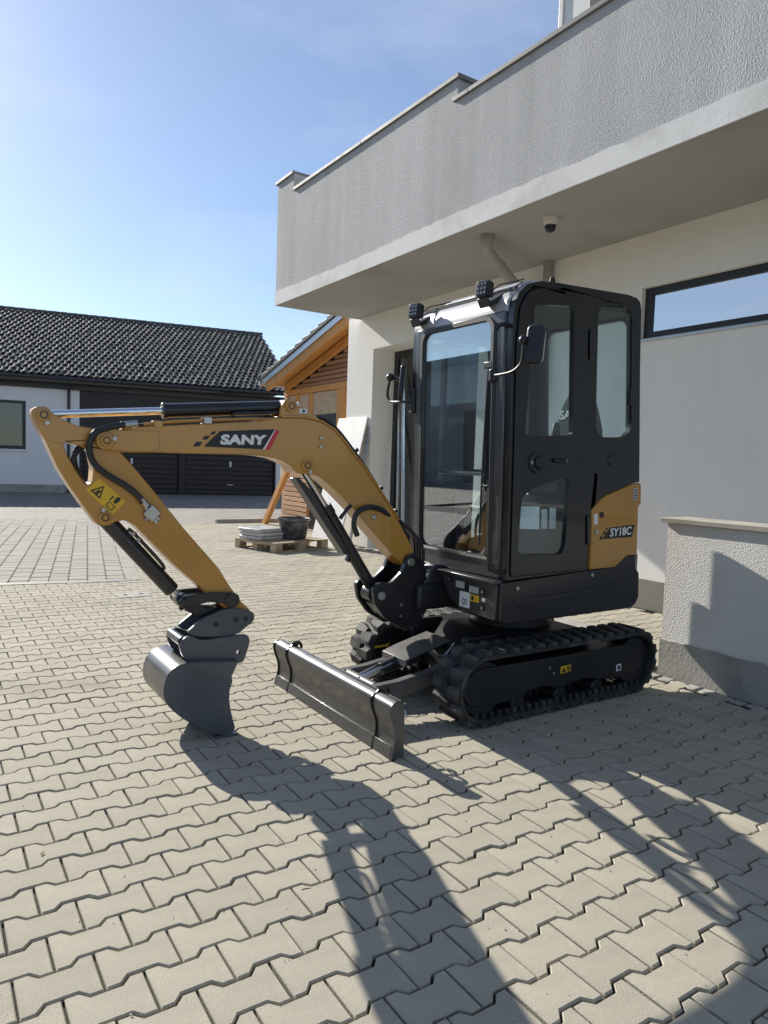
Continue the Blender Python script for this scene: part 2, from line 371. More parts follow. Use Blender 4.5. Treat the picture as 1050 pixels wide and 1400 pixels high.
# ================================================================== SETTING
# ground sheet to the horizon
g = MB(); g.add([(-600, -600, -.06), (600, -600, -.06), (600, 600, -.06), (-600, 600, -.06)], [(0, 1, 2, 3)])
tag(g.build('ground', M['earth'], recalc=False), kind='structure')

# --- paved yard of dog-bone concrete pavers
PXL, PRW, PA = .2117, .1443, .0134
X0, Y0 = .942, 1.865
HA = R(-10.5); HO = Vector((4.973, 28.36, 0)); HU = Vector((math.cos(HA), math.sin(HA), 0)); HV = Vector((-math.sin(HA), math.cos(HA), 0))
def hloc(x, y):
    d = Vector((x, y, 0))-HO; return d.dot(HU), d.dot(HV)
PB_O = hloc(2.005, 8.50)                        # near right corner of the drainage bay
def in_bay(x, y):
    u, v = hloc(x, y); return u < PB_O[0]+.09 and PB_O[1]-.03 < v < PB_O[1]+8.6
def in_yard(x, y):
    if in_bay(x, y): return False
    if y > 15.35 - .0*x: return False
    if x > 6.43 and y < 11.3: return False
    if 4.36 < x < 4.80 and y < 3.2: return False
    return True
def paver_out(shr):
    h = PXL/2-shr; a, b = PRW/2+PA-shr, PRW/2-PA-shr
    xs = [(-h, a), (-.067, a), (-.043, b), (.043, b), (.067, a), (h, a)]
    return xs+[(x, -y) for x, y in reversed(xs)]
def paver_mesh():
    o, i = paver_out(.0038), paver_out(.0078)
    v = [(x, y, -.030) for x, y in o]+[(x, y, -.004) for x, y in o]+[(x, y, 0) for x, y in i]
    n = 12; f = [tuple(range(2*n+n-1, 2*n-1, -1))]
    for k in range(n):
        j = (k+1) % n
        f += [(k, k+n, j+n, j), (k+n, k+2*n, j+2*n, j+n)]
    return v, f
pv, pf = paver_mesh()
bed = MB(); bed.add([(-4, -1.5, -.016), (12, -1.5, -.016), (12, 15.4, -.016), (-4, 15.4, -.016)], [(0, 1, 2, 3)])
yard = bed.build('paved_yard', M['joint'], recalc=False); tag(yard, kind='structure')
spots = []
for k in range(-24, 100):
    y = Y0+k*PRW
    for j in range(-26, 56):
        x = X0+PXL/2+j*PXL+(PXL/2 if k % 2 else 0)
        if not in_yard(x, y): continue
        if x < -4 or x > 12: continue
        spots.append((x, y))
def in_view(p):
    d = Vector((p[0], p[1], 0))-Vector((0, 0, 1.45)); z = d.dot(fw)
    if z < .2: return False
    px, py = 525+968*d.dot(rt)/z, 700-968*d.dot(up)/z
    return -10 < px < 1060 and py < 1412
near = sorted([p for p in spots if in_view(p)], key=lambda p: p[0]**2+p[1]**2)
# those hidden behind the machine or in the far corner count less: the nearest 300 in view
near = near[:300]; nearset = set(near)
pme = []
for q in range(4):
    me = bpy.data.meshes.new('paver'); me.from_pydata(pv, [], pf); me.materials.append(M['paver'])
    bm = bmesh.new(); bm.from_mesh(me); bmesh.ops.recalc_face_normals(bm, faces=bm.faces); bm.to_mesh(me); bm.free()
    pme.append(me)
for i, (x, y) in enumerate(near):
    o = bpy.data.objects.new('paver', pme[i % 4])
    o.location = (x+random.uniform(-.0012, .0012), y+random.uniform(-.0012, .0012), random.uniform(-.0032, .0014))
    o.rotation_euler = (random.uniform(-.005, .005), random.uniform(-.004, .004), random.uniform(-.006, .006))
    link(o, yard)
V = []; F = []
for (x, y) in spots:
    if (x, y) in nearset: continue
    b = len(V); dz = random.uniform(-.002, .0012); tx, ty = random.uniform(-.006, .006), random.uniform(-.005, .005)
    V += [(x+a, y+c, z+dz+a*tx+c*ty) for a, c, z in pv]; F += [tuple(i+b for i in f) for f in pf]
m = MB(); m.v = V; m.f = F
tag(m.build('pavers', M['paver'], yard), kind='stuff')

# --- drainage bay of small stones with open joints, set square to the house
bay_bed = MB(); P4 = [HO+HU*u+HV*v for u, v in ((PB_O[0]-9, PB_O[1]), (PB_O[0], PB_O[1]), (PB_O[0], PB_O[1]+8.6), (PB_O[0]-9, PB_O[1]+8.6))]
bay_bed.add([(p.x, p.y, -.0075) for p in P4], [(0, 1, 2, 3)])
bay = tag(bay_bed.build('drainage_bay', M['joint'], recalc=False), kind='structure')
st = MB()
for i in range(40):
    for j in range(72):
        u0 = PB_O[0]-.005-i*.205-.198; v0 = PB_O[1]+.03+j*.118
        P = HO+HU*(u0+.09)+HV*v0
        if not (-5 < P.x < 3.2): continue
        dz = random.uniform(-.003, .002)
        w_, d_, c_ = .198, .114, .017
        def oc(e): return [(u0+c_, v0+e), (u0+w_-c_, v0+e), (u0+w_-e, v0+c_), (u0+w_-e, v0+d_-c_), (u0+w_-c_, v0+d_-e), (u0+c_, v0+d_-e), (u0+e, v0+d_-c_), (u0+e, v0+c_)]
        pts, ins = oc(0), oc(.004)
        vs_ = [HO+HU*a+HV*b+Vector((0, 0, -.02)) for a, b in pts]+[HO+HU*a+HV*b+Vector((0, 0, dz-.004)) for a, b in pts]+[HO+HU*a+HV*b+Vector((0, 0, dz)) for a, b in ins]
        fs_ = [tuple(range(16, 24))]
        for k in range(8):
            q = (k+1) % 8; fs_ += [(k, q, q+8, k+8), (k+8, q+8, q+16, k+16)]
        st.add(vs_, fs_)
tag(st.build('bay_stones', M['turfstone'], bay, recalc=False), kind='stuff')
eg = MB()
for k in range(9):
    q = [HO+HU*(PB_O[0]+a)+HV*(PB_O[1]+k*1.0-.04+b) for a, b in ((.002, .004), (.17, .004), (.17, .996), (.002, .996))]
    eg.add([(p.x, p.y, z) for z in (-.03, .004) for p in q], [(3, 2, 1, 0), (4, 5, 6, 7)]+[(i, (i+1) % 4, (i+1) % 4+4, i+4) for i in range(4)])
tag(eg.build('bay_edging', M['edging'], bevel=.004, seg=1), kind='structure')
sl = MB()
A, B = HO+HU*(PB_O[0]-9)+HV*(PB_O[1]-.10), HO+HU*PB_O[0]+HV*(PB_O[1]-.10)
sl.add([(A.x, A.y, .004), (B.x, B.y, .004), (B.x+HV.x*.12, B.y+HV.y*.12, .004), (A.x+HV.x*.12, A.y+HV.y*.12, .004)], [(0, 1, 2, 3)])
tag(sl.build('drain_channel', M['coping'], recalc=False), kind='structure')

# drain cover in the yard
dc = MB(); dc.box(1.70, 2.02, 7.42, 7.70, -.01, .004)
t = empty('drain_cover', (1.86, 7.56, 0)); tag(t, 'square concrete drain cover let into the paving behind the bucket', 'drain cover')
dc.build('cover_frame', M['cplinth'], t, bevel=.004)
for k in range(2):
    s_ = MB(); s_.box(1.76+k*.16, 1.80+k*.16, 7.54, 7.58, .0045, .007); s_.build('slot', M['dark'], t)

# --- driveway in front of the house
dv = MB(); dv.add([(-25, 15.4, -.004), (40, 15.4, -.004), (40, 60, -.004), (-25, 60, -.004)], [(0, 1, 2, 3)])
tag(dv.build('driveway', M['drive'], recalc=False), kind='structure')
kb = MB(); kb.box(5.60, 8.9, 15.38, 15.50, -.02, .085)
tag(kb.build('kerb', M['cplinth'], bevel=.012), kind='structure')

# ================================================================== MAIN BUILDING
bld = empty('main_building', (6.47, 4, 0)); tag(bld, 'pale rendered building with a projecting grey balcony at right', 'building')
WX = 6.47
wall = MB(); wall.prism([(-4, 0), (11.2, 0), (11.2, 4.02), (-4, 4.02)], WX, WX+.48, 'X',
                        holes=[[(1.0, 2.88), (4.97, 2.88), (4.97, 3.42), (1.0, 3.42)], [(7.6, .0001), (10.34, .0001), (10.34, 3.40), (7.6, 3.40)]])
wall.build('wall', M['wall'], bld)
m = MB(); m.box(WX-.008, WX-.0005, -4, 7.6, 0, .32); m.build('plinth', M['plinth'], bld)
m = MB(); m.box(WX+.48, WX+4.5, 11.0, 11.2, 0, 4.02); m.build('end_wall', M['wall'], bld)
# strip window
wf = MB(); wf.prism([(.99, 2.87), (4.975, 2.87), (4.975, 3.425), (.99, 3.425)], WX+.06, WX+.14, 'X', holes=[[(1.06, 2.955), (4.89, 2.955), (4.89, 3.345), (1.06, 3.345)]])
wfo = wf.build('strip_window', M['frame'], bld, bevel=.004)
m = MB(); m.box(WX+.09, WX+.11, 1.05, 4.9, 2.95, 3.35); m.build('pane', M['winglass'], wfo)
m = MB(); m.box(WX+.30, WX+.32, .9, 5.0, 2.8, 3.5); m.build('dark_room_sheet', M['dark'], wfo)  # added dark sheet standing in for the unlit room behind the pane
m = MB(); m.box(WX-.03, WX+.06, .97, 4.99, 2.845, 2.87); m.build('window_sill', M['zinc'], bld, bevel=.004)
# recess with dark glazed door
rd = MB(); rd.prism([(7.6, 0), (10.33, 0), (10.33, 3.39), (7.6, 3.39)], WX+.43, WX+.50, 'X', holes=[[(9.0, .12), (10.22, .12), (10.22, 3.28), (9.0, 3.28)], [(7.7, .12), (8.9, .12), (8.9, 3.28), (7.7, 3.28)]])
rdo = rd.build('recess_door', M['frame'], bld, bevel=.005)
m = MB(); m.box(WX+.455, WX+.47, 9.0, 10.22, .12, 3.28); m.build('pane', M['houseglass'], rdo)
m = MB(); m.box(WX+.455, WX+.47, 7.7, 8.9, .12, 3.28); m.build('pane', M['houseglass'], rdo)
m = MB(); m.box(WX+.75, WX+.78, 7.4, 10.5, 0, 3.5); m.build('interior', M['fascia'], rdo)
# balcony
BX = 4.84
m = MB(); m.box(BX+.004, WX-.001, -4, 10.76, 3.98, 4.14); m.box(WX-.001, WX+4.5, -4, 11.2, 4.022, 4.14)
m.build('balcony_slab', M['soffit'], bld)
par = MB(); par.prism([(-4, 4.14), (10.77, 4.14), (10.77, 5.85), (10.19, 5.85), (10.19, 5.58), (6.21, 5.58), (6.21, 5.35), (-4, 5.35)], BX, BX+.26, 'X')
par.build('parapet', M['bal'], bld)
m = MB(); m.box(BX+.26, WX, 10.50, 10.77, 4.14, 5.58); m.build('end_parapet', M['bal'], bld)
# painted band along the slab edge, ragged upper edge
rg = []
y = -4.0; rnd = random.Random(3)
while y < 10.775:
    rg.append((y, 4.15+rnd.uniform(-.010, .012)+.012*math.sin(y*1.3))); y += rnd.uniform(.07, .22)
rg.append((10.778, 4.15))
m = MB(); m.prism([(10.778, 3.952), (-4, 3.952)]+rg, BX-.010, BX+.003, 'X'); m.build('slab_edge_band', M['band'], bld)
m = MB(); m.box(BX-.008, WX-.002, 10.7605, 10.779, 3.953, 4.152); m.build('slab_edge_band', M['band'], bld)
for y0, y1, z in ((10.19, 10.82, 5.85), (6.17, 10.16, 5.58), (-4, 6.26, 5.35)):
    yy = y0; k = 0
    while yy < y1-.05:                          # copings laid end to end
        ye = min(y1, yy+2.0)
        m = MB(); m.box(BX-.030, BX+.30, yy+.003, ye-.003, z+.001, z+.046); m.build('coping', M['coping'], bld, bevel=.004); yy = ye
# upper storey, set back
m = MB(); m.box(6.53, 11, -4, 6.36, 4.14, 8.6); m.build('upper_wall', M['wall'], bld)
m = MB(); m.box(6.505, 6.58, 6.362, 6.43, 4.14, 8.6); m.build('corner_trim', M['whiteplastic'], bld, bevel=.006)
m = MB(); m.box(6.50, 6.528, 5.6, 5.95, 5.0, 7.6); m.build('upper_window', M['frame'], bld, bevel=.006)
# soffit downpipe, wall pipe, dome camera
t = empty('drain_pipe', (5.2, 6.05, 3.98)); tag(t, 'grey plastic pipe bending from the balcony underside to the wall', 'pipe')
m = MB(); m.tube([(5.2, 6.05, 3.985), (5.2, 6.05, 3.90), (5.235, 6.07, 3.845), (5.34, 6.12, 3.80), (6.05, 6.43, 3.62), (6.28, 6.52, 3.56), (6.36, 6.55, 3.48), (6.36, 6.55, 3.3), (6.36, 6.55, .3)], .06, 18, 5); m.build('pipe', M['pvc'], t, smooth=True)
m = MB(); m.cyl((5.2, 6.05, 3.915), (5.2, 6.05, 3.978), .075); m.build('collar', M['pvc'], t, bevel=.006)
m = MB(); m.cyl((5.52, 6.20, 3.755), (5.585, 6.228, 3.738), .067); m.build('collar', M['pvc'], t, bevel=.005)
t = empty('wall_pipe', (6.40, 6.33, 0)); tag(t, 'short vertical grey pipe stub on the wall behind the cab roof', 'pipe')
m = MB(); m.cyl((6.40, 6.30, 2.2), (6.40, 6.30, 4.05), .055); m.build('pipe', M['pvc'], t, smooth=True)
m = MB(); m.cyl((6.40, 6.30, 4.02), (6.40, 6.30, 4.09), .066); m.build('cap', M['pvc'], t, bevel=.006)
t = empty('dome_camera', (5.33, 5.24, 3.98)); tag(t, 'white dome camera with smoked bubble under the balcony', 'camera')
m = MB(); m.lathe([(0, 0), (.075, 0), (.075, -.035), (.066, -.05), (.062, -.075), (0, -.075)], (5.33, 5.24, 3.979)); m.build('housing', M['whiteplastic'], t, smooth=True)
m = MB(); m.lathe([(.058, -.075), (.056, -.095), (.046, -.125), (.03, -.14), (0, -.147)], (5.33, 5.24, 3.979)); m.build('bubble', M['dome'], t, smooth=True)

# low yard wall in front of the building
t = empty('low_wall', (4.62, 1, 0)); tag(t, 'low white roughcast wall with stone coping at right edge', 'wall')
m = MB(); m.box(4.49, 4.77, -2, 3.115, .255, 1.103); m.build('roughcast', M['lowwall'], t)
pr = []
yy = -2.0
while yy < 3.12: pr.append((yy, .262+rnd.uniform(-.008, .009))); yy += rnd.uniform(.03, .09)
pr.append((3.122, .262))
m = MB(); m.prism([(3.122, -.02), (-2, -.02)]+pr, 4.482, 4.778, 'X'); m.build('concrete_plinth', M['cplinth'], t)
for a, b in ((2.12, 3.165), (1.11, 2.114), (.1, 1.104), (-2, .094)):
    m = MB(); m.box(4.465, 4.80, a, b, 1.1035, 1.138); m.build('coping_stone', M['copstone'], t, bevel=.003)
# cobble gutter along the wall
gb = MB(); gb.add([(4.36, -1.5, -.009), (4.482, -1.5, -.009), (4.482, 3.2, -.009), (4.36, 3.2, -.009)], [(0, 1, 2, 3)])
gut = tag(gb.build('cobble_gutter', M['joint'], recalc=False), kind='structure')
cm_ = MB(); cm_.box(-.048, .048, -.045, .045, -.03, .0)
cob = cm_.build('cobble', M['cplinth'], gut, bevel=.010); cob.location = (4.423, 3.12, .002)
for k in range(1, 40):
    o = cob.copy(); o.location = (4.423+random.uniform(-.006, .006), 3.12-k*.108+random.uniform(-.006, .006), random.uniform(-.004, .004)); o.rotation_euler = (random.uniform(-.05, .05), random.uniform(-.05, .05), random.uniform(-.12, .12))
    COL.objects.link(o)
# kerb block behind the tracks
t = MB(); t.box(4.46, 4.78, 3.74, 4.30, -.01, .15)
tag(t.build('kerb_block', M['cplinth'], bevel=.014), 'short beige concrete kerb block behind the near track', 'kerb')

# ================================================================== HOUSE ACROSS THE YARD
HM = Matrix.Translation(HO) @ Matrix.Rotation(HA, 4, 'Z')
house = empty('garage_house', HO); tag(house, 'white house with dark garage doors and dark tiled roof', 'house')
def hb(): m = MB(); m.xf = HM; return m
m = hb(); m.prism([(-9, .0), (-.0, .0), (-.0, 4.0), (-9, 4.0)], 0, .3, 'Y', holes=[[(-4.0, 1.55), (-1.78, 1.55), (-1.78, 3.3), (-4.0, 3.3)]]); m.build('wall', M['whitewall'], house)
m = hb(); m.box(-9, -.002, -.02, -.001, 0, .29); m.build('plinth', M['cplinth'], house)
m = hb(); m.prism([(-4.02, 1.54), (-1.75, 1.54), (-1.75, 3.32), (-4.02, 3.32)], .04, .12, 'Y', holes=[[(-3.9, 1.68), (-1.9, 1.68), (-1.9, 3.2), (-3.9, 3.2)]])
wo_ = m.build('window', M['frame'], house)
m = hb(); m.box(-3.9, -1.9, .07, .085, 1.68, 3.2); m.build('pane', M['houseglass'], wo_)
m = hb(); m.box(-4.05, -1.72, -.05, .04, 1.48, 1.54); m.build('window_sill', M['zinc'], wo_)
m = hb(); m.box(-3.2, -2.75, .2, .22, 1.9, 3.2); m.build('curtain', M['board'], wo_)
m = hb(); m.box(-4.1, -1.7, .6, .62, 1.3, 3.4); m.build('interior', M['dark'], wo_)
m = hb(); m.prism([(.002, 0), (7.47, 0), (7.47, 4.0), (.002, 4.0)], .0, .25, 'Y', holes=[[(.12, .0001), (3.6, .0001), (3.6, 2.35), (.12, 2.35)], [(3.84, .0001), (7.42, .0001), (7.42, 2.35), (3.84, 2.35)]]); m.build('garage_wall', M['garage'], house)
for u0, u1 in ((.12, 3.6), (3.84, 7.42)):
    m = hb(); m.box(u0, u1, .16, .2, 0, 2.36); d = m.build('garage_door', M['garage'], house)
    for k in range(12):
        m = hb(); m.box(u0+.02, u1-.02, .12, .158, .02+k*.194, .02+k*.194+.176); m.build('door_slat', M['garage'], d, bevel=.01, seg=1)
    m = hb(); m.box((u0+u1)/2-.12, (u0+u1)/2+.12, .10, .118, .40, .43); m.build('handle', M['steel'], d)
    m = hb(); m.box((u0+u1)/2-.045, (u0+u1)/2+.03, .108, .119, 1.14, 1.36); m.build('plate', M['white'], d)
m = hb(); m.box(7.472, 7.66, .0, .3, 0, 4.0); m.build('corner_pier', M['whitewall'], house)
m = hb(); m.box(7.36, 7.66, .3, 13, 0, 4.0); m.build('side_wall', M['whitewall'], house)
# roof
RP, RD = R(26), 6.95
ZE = 4.25
def rf(u, s, h=0): # along ridge, up the slope, above the slope
    return (u, -.5+s*math.cos(RP)-h*math.sin(RP), ZE+s*math.sin(RP)+h*math.cos(RP))
SL = RD/math.cos(RP)
m = hb()
m.add([rf(-9, 0, -.06), rf(8.2, 0, -.06), rf(8.2, SL, -.06), rf(-9, SL, -.06)], [(0, 1, 2, 3)])
zr = ZE+SL*math.sin(RP)
m.add([(-9, RD-.5, zr-.06), (8.2, RD-.5, zr-.06), (8.2, 2*RD-.5, ZE-.06), (-9, 2*RD-.5, ZE-.06)], [(0, 1, 2, 3)])
roof = m.build('roof', M['fascia'], house, recalc=False)
m = hb(); TW, TCs = .235, .365
prof = [(0, .0), (.05, .012), (.085, .045), (.12, .055), (.155, .045), (.19, .012), (.235, .0)]
nr = int(SL/TCs)+1
for r_ in range(nr):
    for c_ in range(72):
        u0 = 8.2-(c_+1)*TW+(TW/2 if r_ % 2 else 0)
        if u0 < -9.2 or u0+TW > 8.21: continue
        s0 = r_*TCs-.03; s1 = min(s0+TCs+.05, SL+.02); jj = random.uniform(-.014, .014); hj = random.uniform(-.014, .010); u0 += random.uniform(-.006, .006)
        vs_ = []
        for a, h in prof: vs_.append(rf(u0+a, s0+jj, h+.043+hj))
        for a, h in prof: vs_.append(rf(u0+a, s1+jj, h+.008))
        for a, h in prof: vs_.append(rf(u0+a, s0+jj, h+.012))
        n = 7
        fs_ = [(k, k+1, k+1+n, k+n) for k in range(n-1)]+[(k+2*n, k+1+2*n, k+1, k) for k in range(n-1)]
        m.add(vs_, fs_)
tag(m.build('roof_tiles', M['tile'], roof, recalc=False), kind='stuff')
rid = None
for k in range(40):
    u1 = 8.23-k*.42
    mm = hb(); vs_ = []; 
    for q, uu in enumerate((u1, u1-.45)):
        for a in range(9):
            t_ = math.pi*a/8; rr = .15-(.018 if q else 0); vs_.append((uu, RD-.5+math.cos(t_)*rr, zr-.01+math.sin(t_)*rr*.85))
    mm.add(vs_, [(a, a+1, a+10, a+9) for a in range(8)]+[tuple(range(9))]); mm.build('ridge_tile', M['tile'], roof)
m = hb(); m.box(-9, 8.15, -.12, -.001, 3.80, 4.0); m.build('fascia', M['fascia'], house)
m = hb(); m.box(-9, 8.15, -.48, -.12, 3.99, 4.02); m.build('eaves_board', M['fascia'], house)
m = hb(); m.tube([(-9, -.56, 4.15), (8.15, -.56, 4.15)], .075, 12, 1); m.build('gutter', M['fascia'], house, smooth=True)
m = hb(); m.tube([(-.36, -.54, 4.1), (-.36, -.45, 3.95), (-.36, -.12, 3.72), (-.36, -.06, 3.6), (-.36, -.06, 0)], .05, 12, 4); m.build('downpipe', M['fascia'], house, smooth=True)
m = hb(); m.prism([(-.49, 4.19), (RD-.5, zr-.07), (2*RD-.5, 4.19)], 7.30, 7.64, 'X'); m.build('gable', M['garage'], house)

# ================================================================== TIMBER LEAN-TO
sh = empty('timber_shed', (7.1, 13.2, 0)); tag(sh, 'orange timber lean-to with slatted gable beside the white pillar', 'shed')
SX = 7.1
def sz(y): return 3.17+(15.17-y)*.268           # underside edge of roof
m = MB(); m.prism([(15.2, sz(15.2)+.02), (15.2, sz(15.2)+.15), (11.23, sz(11.23)+.15), (11.23, sz(11.23)+.02)], 6.57, 6.60, 'X'); m.build('zinc_fascia', M['zinc'], sh)
m = MB(); m.prism([(15.1, sz(15.1)-.16), (15.1, sz(15.1)+.02), (11.23, sz(11.23)+.02), (11.23, sz(11.23)-.16)], 6.605, 6.68, 'X'); m.build('barge_rafter', M['spruce'], sh, bevel=.004)
m = MB(); m.prism([(15.0, sz(15.0)-.18), (15.0, sz(15.0)-.02), (11.23, sz(11.23)-.02), (11.23, sz(11.23)-.18)], 7.02, 7.098, 'X'); m.build('rafter', M['spruce'], sh, bevel=.004)
m = MB(); m.prism([(15.18, sz(15.18)+.025), (15.18, sz(15.18)+.055), (11.23, sz(11.23)+.055), (11.23, sz(11.23)+.025)], 6.605, 11, 'X'); m.build('roof_boarding', M['spruce'], sh)
for k in range(12):
    ya = 15.28-k*.345; yb = ya-.37
    if yb < 11.22: yb = 11.22
    for q in range(1 if k else 1):
        m = MB(); m.prism([(ya, sz(ya)+.155), (ya, sz(ya)+.27), (yb, sz(yb)+.215), (yb, sz(yb)+.155)], 6.54, 11, 'X'); m.build('tile_course', M['fascia'], sh, bevel=.006)
m = MB(); m.tube([(6.5, 15.27, 3.2), (11, 15.27, 3.2)], .06, 10, 1); m.build('gutter', M['zinc'], sh, smooth=True)
for k in range(11):                              # gable slats above the tie beam
    z0 = 3.08+k*.095; ymax = 15.17-(z0+.24-3.17)/.268
    if ymax > 15.0: ymax = 15.0
    if ymax < 11.35: break
    m = MB(); m.box(SX+.0, SX+.03, 11.22, ymax, z0, z0+.078); m.build('gable_slat', M['larchdark'], sh, bevel=.004)
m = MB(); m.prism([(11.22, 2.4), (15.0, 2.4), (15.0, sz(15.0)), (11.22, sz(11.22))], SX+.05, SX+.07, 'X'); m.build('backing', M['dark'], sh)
m = MB(); m.box(SX-.03, SX+.05, 11.22, 15.14, 2.95, 3.07); m.build('tie_beam', M['spruce'], sh, bevel=.004)
for ya, yb in ((14.98, 15.12), (14.42, 14.56), (13.78, 13.92), (12.36, 12.66), (11.3, 11.44)):
    m = MB(); m.box(SX-.02, SX+.048, ya, yb, 0, 2.948); m.build('post', M['spruce'], sh, bevel=.005)
for ya, yb in ((14.57, 14.97), (13.93, 14.41), (12.67, 13.77)):
    m = MB(); m.box(SX+.02, SX+.045, ya, yb, 2.46, 2.94); m.build('infill_board', M['pallet'], sh)
for k in range(23):
    m = MB(); m.box(SX-.055, SX-.025, 13.80, 15.08, .03+k*.106, .03+k*.106+.086); m.build('wall_slat', M['larch'], sh, bevel=.004)
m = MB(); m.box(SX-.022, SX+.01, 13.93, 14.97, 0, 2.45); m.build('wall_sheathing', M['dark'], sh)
m = MB(); m.prism([(12.67, .05), (13.77, .05), (13.77, 2.45), (12.67, 2.45)], SX, SX+.06, 'X', holes=[[(12.8, .9), (13.64, .9), (13.64, 2.32), (12.8, 2.32)]]); d = m.build('shed_door', M['fascia'], sh)
m = MB(); m.box(SX+.02, SX+.03, 12.8, 13.64, .9, 2.32); m.build('pane', M['houseglass'], d)
m = MB(); m.cyl((SX-.06, 13.6, 1.05), (SX, 13.6, 1.05), .02); m.build('handle', M['steel'], d)
m = MB(); m.box(SX+.1, 11, 15.0, 15.1, 0, 3.1); m.build('side_wall', M['larchdark'], sh)
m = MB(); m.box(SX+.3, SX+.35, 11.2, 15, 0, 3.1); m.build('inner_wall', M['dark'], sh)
# leaning brace
br = MB(); a, b = Vector((6.62, 15.05, 0)), Vector((6.95, 14.05, 1.85)); d = (b-a).normalized(); s_ = d.cross(Vector((1, 0, 0))).normalized(); n_ = d.cross(s_)
vs_ = [p+s_*i*.07+n_*j*.05 for p in (a, b) for i, j in ((-1, -1), (1, -1), (1, 1), (-1, 1))]
br.add(vs_, [(0, 1, 2, 3), (4, 5, 6, 7), (0, 1, 5, 4), (1, 2, 6, 5), (2, 3, 7, 6), (3, 0, 4, 7)])
tag(br.build('timber_brace', M['spruce'], bevel=.004), 'slanted orange timber prop leaning against the shed post', 'timber')

# white board leaning on the pillar
m = MB(); a = [(5.93, 0), (5.955, 0), (6.465, 2.26), (6.44, 2.26)]; m.prism(a, 10.42, 11.42, 'Y')
tag(m.build('white_board', M['board'], bevel=.003), 'large white board leaning against the lit wall pillar', 'board')
m = MB(); a = [(6.10, 0), (6.13, 0), (6.466, 2.1), (6.436, 2.1)]; m.xf = None; m.prism([(p[0]+.02, p[1]) for p in a], 10.36, 10.41, 'Y')
tag(m.build('grey_batten', M['alu'], bevel=.002), 'narrow grey strip leaning upright beside the white board', 'strip')
# metal profiles leaning in the recess
for (p0, p1, wd, nm, lb) in (((6.62, 9.48, .0), (6.88, 10.02, 3.02), .10, 'metal_profile', 'wide pointed silver metal profile leaning in the doorway recess'),
                             ((6.66, 9.72, .0), (6.88, 10.13, 2.55), .06, 'metal_profile', 'narrow silver metal profile leaning behind the wider one')):
    a, b = Vector(p0), Vector(p1); d = (b-a).normalized(); s_ = Vector((0, 1, 0)); s_ = (s_-d*s_.dot(d)).normalized(); n_ = d.cross(s_)
    m = MB(); L_ = (b-a).length; ws = [(0, wd), (L_*.80, wd), (L_*.87, wd*.95), (L_, wd*.12)]
    vs_ = []
    for l_, w_ in ws:
        c_ = a+d*l_
        vs_ += [c_-s_*w_*.5, c_-n_*w_*.28, c_+s_*w_*.5, c_+n_*.004]
    fs_ = [(0, 1, 2, 3), (12, 13, 14, 15)]+[(i*4+k, i*4+(k+1) % 4, i*4+4+(k+1) % 4, i*4+4+k) for i in range(3) for k in range(4)]
    m.add(vs_, fs_); tag(m.build(nm, M['alu'], bevel=.003), lb, 'metal profile')

# pallet with wrapped slabs and a mortar tub
pa = R(17)
PM = Matrix.Translation((4.66, 10.16, 0)) @ Matrix.Rotation(pa, 4, 'Z')
t = empty('pallet', (4.60, 10.14, 0)); tag(t, 'wooden pallet lying on the paving by the shed', 'pallet')
def pb(): m = MB(); m.xf = PM; return m
PLx, PLy = 1.18, 1.0
for i in range(3):
    for j in range(3):
        m = pb(); m.box(i*(PLx-.15)/2, i*(PLx-.15)/2+.15, j*(PLy-.12)/2, j*(PLy-.12)/2+.12, .022, .11); m.build('block', M['pallet'], t, bevel=.003)
for j in range(3):
    m = pb(); m.box(0, PLx, j*(PLy-.12)/2, j*(PLy-.12)/2+.12, 0, .021); m.build('bottom_board', M['pallet'], t, bevel=.002)
for i in range(3):
    m = pb(); m.box(i*(PLx-.15)/2, i*(PLx-.15)/2+.15, 0, PLy, .111, .132); m.build('stringer_board', M['pallet'], t, bevel=.002)
for j in range(7):
    m = pb(); y0 = j*(PLy-.13)/6; m.box(0, PLx, y0, y0+.13, .133, .155); m.build('deck_board', M['pallet'], t, bevel=.002)
for k, (x0, y0, x1, y1) in enumerate(((.03, .40, .42, .96), (.04, .38, .43, .94), (.02, .41, .41, .95))):
    m = pb(); m.box(x0, x1+.12, y0, y1, .157+k*.062, .157+k*.062+.058)
    tag(m.build('wrapped_slab', M['bag'], bevel=.018, seg=3), ('bottom', 'middle', 'topmost')[k]+' foil-wrapped pale slab in the stack on the pallet', 'slab', 'wrapped slabs on the pallet')
c0 = PM @ Vector((.72, .36, 0))
t = empty('mortar_tub', (c0.x, c0.y, .156)); tag(t, 'dirty black mortar tub standing on the pallet', 'tub')
m = MB(); m.lathe([(0, .0), (.20, .0), (.205, .01), (.265, .33), (.28, .335), (.28, .35), (.262, .352), (.25, .34), (.195, .03), (0, .03)], (c0.x, c0.y, .157)); m.build('shell', M['tub'], t, smooth=True)
m = MB(); m.tube([(c0.x-.27, c0.y, .50), (c0.x-.2, c0.y-.2, .485), (c0.x, c0.y-.285, .48), (c0.x+.2, c0.y-.2, .485), (c0.x+.27, c0.y, .50)], .006, 8); m.build('handle', M['steel'], t, smooth=True)
bk = PM @ Vector((1.25, .35, 0))
m = pb(); m.prism([(1.02, .156), (1.04, .156), (1.20, .42), (1.18, .42)], .55, .85, 'Y')
tag(m.build('wood_offcut', M['pallet'], bevel=.002), 'pale wooden offcut propped on the end of the pallet', 'board')

